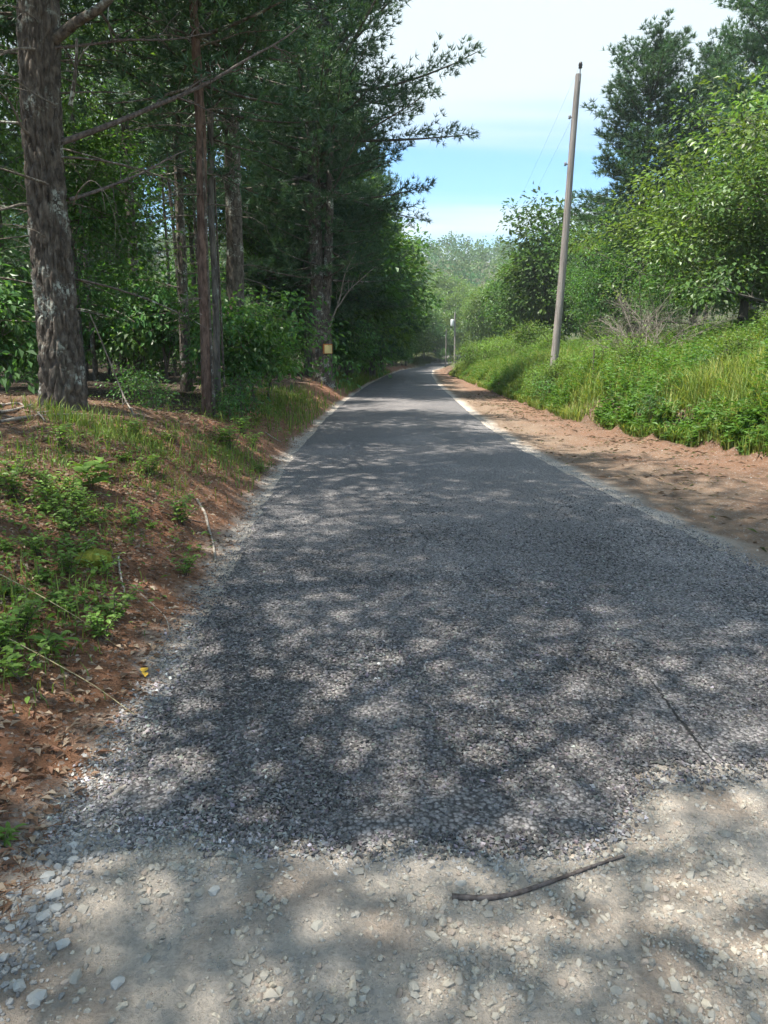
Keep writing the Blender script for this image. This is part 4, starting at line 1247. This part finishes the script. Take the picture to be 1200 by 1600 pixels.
P = np.stack([x, y, height(x, y) + .008], -1)
a = rng.uniform(0, 2 * PI, n); D = np.stack([np.cos(a), np.sin(a), rng.normal(0, .15, n)], -1)
V, F, k = leaves(P, D, np.array([0, 0, 1.0]) + rng.normal(0, .3, (n, 3)), rng.uniform(.04, .16, n), .14, .1)
mb.add(V, F, np.repeat(np.array([(.26, .19, .12), (.17, .11, .07), (.38, .31, .2), (.12, .15, .05)])[rng.integers(0, 4, n)] * rng.uniform(.7, 1.2, (n, 1)), k, 0))
n = 16000
y = 1.5 + 13 * rng.random(n) ** 1.5; x = L_(y) - np.abs(rng.normal(0, 1, n)) * (.5 + .14 * y)
P = np.stack([x, y, height(x, y) + .006], -1)
a = rng.uniform(0, 2 * PI, n); D = np.stack([np.cos(a), np.sin(a), rng.normal(0, .1, n)], -1)
V, F, k = leaves(P, D, np.tile([0, 0, 1.0], (n, 1)), rng.uniform(.04, .09, n), .03, 0)
mb.add(V, F, np.repeat(np.array([(.30, .16, .09)]) * rng.uniform(.6, 1.5, (n, 1)), k, 0))
tag(link('leaf_litter', mb.mesh('leaf_litter', M['dead_leaf'])), 'brown fallen leaves, needles and straw strewn beside the road', 'leaf litter', kind='stuff')

# short grass patches on the left bank
mb = MB()
for (u, v, sx_, sy_, n, h0, h1) in ((150, 668, .40, .25, 700, .08, .26), (185, 690, .35, .3, 500, .06, .2), (15, 960, .2, .4, 260, .08, .24), (50, 930, .25, .3, 120, .05, .15), (10, 1040, .14, .2, 160, .05, .15),
                                (430, 640, .8, 2.2, 1500, .10, .32), (460, 625, .5, 2.5, 1000, .10, .3), (350, 715, .35, .8, 900, .06, .2), (560, 600, .7, 5, 2600, .15, .5), (600, 590, .8, 9, 2500, .15, .5), (90, 1340, .05, .05, 60, .03, .08),
                                (80, 720, .4, .3, 500, .05, .16), (240, 745, .2, .25, 300, .04, .14), (120, 800, .3, .3, 300, .04, .14)):
    px, py, _ = ground_at(u, v)
    x = px + rng.normal(0, sx_, n); y = py + rng.normal(0, sy_, n)
    ok = x < L_(y) - .12
    x, y = x[ok], y[ok]
    mb.add(*grass_mesh(x, y, h0, h1, .005 + .0008 * y, rng, .55, [(1, 1, 1), (.8, .9, .9), (1.3, 1.15, 1), (.65, .8, .8)]))
tag(link('verge_grass', mb.mesh('verge_grass', M['grass'])), 'short patchy grass on the shaded left verge', 'grass', kind='stuff')

mb = MB()
for (u, v, sx_, sy_, n) in ((100, 815, .22, .30, 900), (50, 870, .14, .25, 400), (20, 770, .25, .4, 600), (120, 930, .12, .2, 350), (30, 1000, .15, .25, 350), (150, 700, .5, .4, 500), (240, 740, .2, .4, 250), (350, 705, .3, .8, 500), (400, 665, .5, 1.3, 900),
                            (300, 860, .12, .25, 120), (220, 820, .15, .2, 160), (180, 960, .1, .15, 100), (20, 900, .25, .4, 500), (270, 640, 1.0, 1.0, 700)):
    px, py, _ = ground_at(u, v)
    n = int(n * .38)
    x = px + rng.normal(0, sx_ * 1.1, n); y = py + rng.normal(0, sy_ * 1.1, n)
    ok = x < L_(y) - .15
    x, y = x[ok], y[ok]; n = len(x)
    P = np.stack([x, y, height(x, y) + rng.uniform(.005, .09, n)], -1)
    a = rng.uniform(0, 2 * PI, n); D = np.stack([np.cos(a), np.sin(a), rng.normal(0, .25, n)], -1)
    V, F, k = leaves(P, D, np.array([0, 0, 1.0]) + rng.normal(0, .35, (n, 3)), rng.uniform(.018, .05, n) * (1 + .05 * y), .55, .1, True)
    tone = rng.uniform(.6, 1.2, n)
    mb.add(V, F, np.repeat(np.stack([tone, tone, tone * .85], -1), k, 0))
tag(link('ground_cover', mb.mesh('ground_cover', M['bright_leaf'])), 'low small leaved ground cover creeping over the left bank', 'ground cover', kind='stuff')
# small leafy plants, one object each
def plant_mesh(seed, H, nstem, per, leaf, w, spread):
    rg = np.random.default_rng(seed)
    st, lf = MB(), MB()
    q = np.linspace(0, 1, 6)
    tp, tr = [], []
    for i in range(nstem):
        a = rg.uniform(0, 6.28); r = spread * rg.uniform(.2, 1)
        b = rg.normal(0, spread * .15, 2)
        e = np.array([math.cos(a) * r, math.sin(a) * r, H * rg.uniform(.55, 1)])
        pts = np.array([b[0], b[1], -.02]) + q[:, None] * e + np.array([0, 0, 1]) * (np.sin(q * PI) * H * .12)[:, None]
        tp.append(pts); tr.append(.0028 * (1 - .6 * q))
        t = np.linspace(.25, 1, per)
        P = np.stack([np.interp(t, q, pts[:, k]) for k in range(3)], -1)
        P = np.repeat(P, 2, 0)
        aa = np.tile([0, PI], per) + np.repeat(np.arange(per) * 1.7 + rg.uniform(0, 6), 2)
        D = np.stack([np.cos(aa), np.sin(aa), rg.uniform(-.1, .4, per * 2)], -1)
        V, F, k = leaves(P, D, np.array([0, 0, 1.0]) + rg.normal(0, .25, (per * 2, 3)), leaf * rg.uniform(.6, 1.2, per * 2), w, .1, True)
        tone = rg.uniform(.75, 1.25, per * 2)
        lf.add(V, F, np.repeat(np.stack([tone, tone, tone * .9], -1), k, 0))
    st.add(*tubes(np.array(tp), np.array(tr), 4))
    return st.mesh('stem', M['twig'], True), lf.mesh('foliage', M['bright_leaf'])
PL = [plant_mesh(1, .16, 9, 5, .045, .55, .13), plant_mesh(2, .22, 11, 6, .05, .5, .15), plant_mesh(3, .10, 7, 4, .04, .6, .10), plant_mesh(4, .25, 2, 3, .15, .85, .12), plant_mesh(5, .14, 4, 3, .09, .3, .06)]
def plant(i, x, y, s, lab, grp=None):
    e = link('weed', None, None, (x, y, float(height(x, y))), random.uniform(0, 6), s); tag(e, lab, 'weed', grp)
    link('stem', PL[i][0], e); link('foliage', PL[i][1], e)
for (u, v, i, s, lab) in ((145, 765, 3, 1.1, 'broad leaved dark green weed on the bank slope'), (165, 750, 3, .9, 'broad leaf weed nodding beside its darker twin'), (75, 1020, 4, 1.1, 'upright narrow leaved weed at the lower bank'), (5, 1320, 4, .55, 'tiny pale seedling beside the gravel margin'), (215, 580, 3, 1.6, 'big leaved seedling in shade right of the massive pine')):
    x, y, z = ground_at(u, v); plant(i, x, y, s, lab)
BANK_MARKS = [(n_,) + ground_at(u, v)[:2] for n_, u, v in (('mossy stone', 146, 882), ('pale barkless stick', 322, 830), ('massive pine base', 110, 660), ('broad leaved dark weed', 145, 765), ('slim reddish trunk', 329, 655), ('long dry stalks', 60, 1000), ('leafy saplings', 430, 645))]
spots = [(100, 810), (130, 800), (70, 800), (90, 850), (110, 830), (150, 820), (60, 870), (180, 800), (20, 780), (5, 760), (30, 740), (100, 700), (190, 720), (235, 740), (205, 820), (280, 850), (285, 820), (60, 910), (110, 900), (120, 930), (105, 960), (30, 1000),
         (15, 930), (40, 880), (160, 900), (180, 965), (290, 900), (330, 710), (360, 700), (345, 690), (410, 740), (380, 680), (400, 660), (420, 650), (440, 640), (250, 700), (160, 1000), (10, 860), (75, 770), (165, 850), (30, 1060), (8, 1020), (235, 825), (45, 830), (130, 870), (85, 785), (115, 780), (25, 900), (210, 690), (270, 690), (470, 630), (395, 700)]
for i, (u, v) in enumerate(spots):
    if i % 4 == 3 and v > 760: continue
    x, y, z = ground_at(u, v)
    plant([0, 1, 2, 1, 0][i % 5], x, y, rs.uniform(.75, 1.25) * (1.35 if y > 8 else 1), ('low', 'tall', 'tiny', 'tall', 'low')[i % 5] + ' bright green leafy weed on the bank' + near(x, y, BANK_MARKS).replace('farther past', 'somewhat beyond'), 'low weeds on the left bank')

def ground_stick(name, pxs, r0, r1, label, mat, lift=.6, cat='stick', twigs=0, seed=0, c=1.0):
    pts = np.array([ground_at(u, v) for u, v in pxs]); pts[:, 2] += r0 * lift
    mb = MB(); rg = np.random.default_rng(seed)
    cum = np.concatenate([[0], np.cumsum(np.linalg.norm(np.diff(pts, axis=0), axis=1))])
    s = np.linspace(0, cum[-1], 22)
    P = np.stack([np.interp(s, cum, pts[:, i]) for i in range(3)], -1)
    for _ in range(3): P[1:-1] = .25 * P[:-2] + .5 * P[1:-1] + .25 * P[2:]
    rr = (r0 + (r1 - r0) * s / s[-1]) * (1 + .12 * rg.normal(0, 1, 22))
    mb.add(*tubes(P, rr, 8), c)
    q = np.linspace(0, 1, 5)
    for _ in range(twigs):
        i = int(rg.integers(4, 20)); d = norm(norm(P[i] - P[i - 1]) + rg.normal(0, .6, 3) * np.array([1, 1, .3])); l = cum[-1] * rg.uniform(.1, .25)
        mb.add(*tubes(P[i] + d * (q * l)[:, None], r1 * .7 * (1 - .7 * q), 5), c)
    o = P[0].copy(); mb.v = [v - o for v in mb.v]
    return tag(link(name, mb.mesh(name, M[mat], True), None, o), label, cat)
ground_stick('stick', [(706, 1404), (760, 1408), (810, 1400), (850, 1385), (890, 1370), (930, 1356), (975, 1341)], .0085, .0045, 'long dark curved stick lying across the bare dirt', 'twig', .7, seed=1)
ground_stick('stick', [(308, 782), (322, 806), (324, 820), (333, 850), (337, 880)], .014, .008, 'pale barkless stick at the foot of the bank by the road edge', 'dead_wood', .6, seed=2, c=1.1)
ground_stick('stick', [(185, 872), (187, 895), (195, 928)], .009, .006, 'short whitish stick below the mossy stone', 'dead_wood', .6, seed=3, c=1.5)
ground_stick('stick', [(168, 1253), (182, 1243), (196, 1232)], .010, .010, 'stubby tan wood chip on the gravel margin', 'dead_wood', .6, seed=4, c=1.2)
ground_stick('fallen_branch', [(0, 662), (40, 655), (90, 650), (135, 650)], .02, .01, 'grey fallen branch lying against the massive pine base', 'dead_wood', 1, 'branch', 5, 5)
ground_stick('fallen_branch', [(0, 636), (30, 632), (62, 648), (70, 660)], .018, .008, 'bleached fallen branch left of the massive pine base', 'dead_wood', 1, 'branch', 5, 6, 1.3)
ground_stick('fallen_branch', [(0, 648), (20, 645), (50, 636)], .018, .008, 'thin bleached branch crossing the one by the pine', 'dead_wood', 1.5, 'branch', 4, 7, 1.3)
ground_stick('stick', [(195, 905), (215, 925), (260, 965), (268, 1003)], .004, .003, 'thin dry stem trailing down the bank below the whitish stick', 'dead_wood', 1, seed=8)
ground_stick('stick', [(415, 678), (432, 688), (440, 692)], .012, .008, 'pale short stick by the verge grass near the saplings', 'dead_wood', .8, seed=9, c=1.3)
ground_stick('stick', [(250, 800), (290, 812), (322, 818)], .006, .004, 'thin brown twig meeting the pale barkless stick', 'twig', .8, seed=10)
for pts, lab in (([(0, 922), (60, 955), (130, 985), (180, 1010)], 'long dry grass stalk arching from the lower bank grass'), ([(0, 1022), (80, 1062), (150, 1090), (212, 1120)], 'long dry grass stalk reaching over the red soil')):
    g0 = np.array([ground_at(u, v) for u, v in pts]); g0[:, 2] += np.array([.10, .10, .06, .005])
    s = np.linspace(0, 3, 16)
    P = np.stack([np.interp(s, range(4), g0[:, i]) for i in range(3)], -1)
    for _ in range(3): P[1:-1] = .25 * P[:-2] + .5 * P[1:-1] + .25 * P[2:]
    o = P[0].copy()
    mb = MB(); mb.add(*tubes(P - o, np.linspace(.0032, .0016, 16), 5), (1.5, 1.45, 1.0))
    tag(link('grass_stalk', mb.mesh('grass_stalk', M['dead_wood'], True), None, o), lab, 'grass stalk')

# leaning dead stem right of the massive pine
pts = np.array([pix(140, 490, 9.6), pix(165, 550, 9.8), pix(195, 620, 10.0), pix(222, 680, 10.2)]); gz = ground_at(225, 690); pts[-1] = gz
mb = MB(); limb(mb, pts - pts[-1], .008, .014, np.random.default_rng(71), 6, .5)
tag(link('dead_stem', mb.mesh('dead_stem', M['dead_wood'], True), None, pts[-1]), 'leaning dead stem propped beside the massive pine trunk', 'dead stem')

# mossy stone on the bank
x, y, z = ground_at(146, 882)
rg = np.random.default_rng(81)
th, ph = np.meshgrid(np.linspace(0, PI, 18), np.linspace(0, 2 * PI, 28, endpoint=False), indexing='ij')
dd = np.stack([np.sin(th) * np.cos(ph), np.sin(th) * np.sin(ph), np.cos(th)], -1)
rr = 1 + .35 * (fbm(dd[..., 0] * 2 + 5, dd[..., 1] * 2 + dd[..., 2] * 2 + 5, 88, 4) - .5)
V = (dd * rr[..., None] * np.array([.13, .10, .075])).reshape(-1, 3)
i = np.arange(17)[:, None] * 28; j = np.arange(28)[None]; j2 = (j + 1) % 28
F = np.concatenate([np.stack([i + j, i + 28 + j, i + 28 + j2], -1).reshape(-1, 3), np.stack([i + j, i + 28 + j2, i + j2], -1).reshape(-1, 3)])
mb = MB(); mb.add(V, F)
tag(link('mossy_stone', mb.mesh('mossy_stone', M['moss'], True), None, (x, y, z + .03), .5), 'rounded yellow green mossy stone set in the left bank', 'stone')

# yellow leaf
x, y, z = ground_at(224, 1054)
mb = MB()
P = np.array([[0, 0, .006], [.005, .0, .008]]); D = np.array([[.1, 1, .15], [.25, -1, .1]])
V, F, k = leaves(P, D, np.array([[0, 0, 1.0], [.3, 0, 1.0]]), np.array([.06, .055]), .75, .12, True); mb.add(V, F)
tag(link('fallen_leaf', mb.mesh('fallen_leaf', M['yellow']), None, (x, y, z + .004), .2), 'single crumpled yellow leaf on the red dirt by the road', 'leaf')

# ---- hazy summer air
HZ = .0005
if HZ > 0:
    m, n, l, out = nodes_of('air')
    pv = n.new('ShaderNodeVolumePrincipled')
    pv.inputs['Color'].default_value = (.86, .93, 1.0, 1)
    pv.inputs['Density'].default_value = HZ
    pv.inputs['Anisotropy'].default_value = .2
    l.new(pv.outputs[0], out.inputs['Volume'])
    mb = MB(); box(mb, (0, 300, 58), (2300, 2000, 122))
    hz = link('haze', mb.mesh('haze', m)); tag(hz, 'thin pale summer haze filling the valley air', 'haze', kind='stuff')
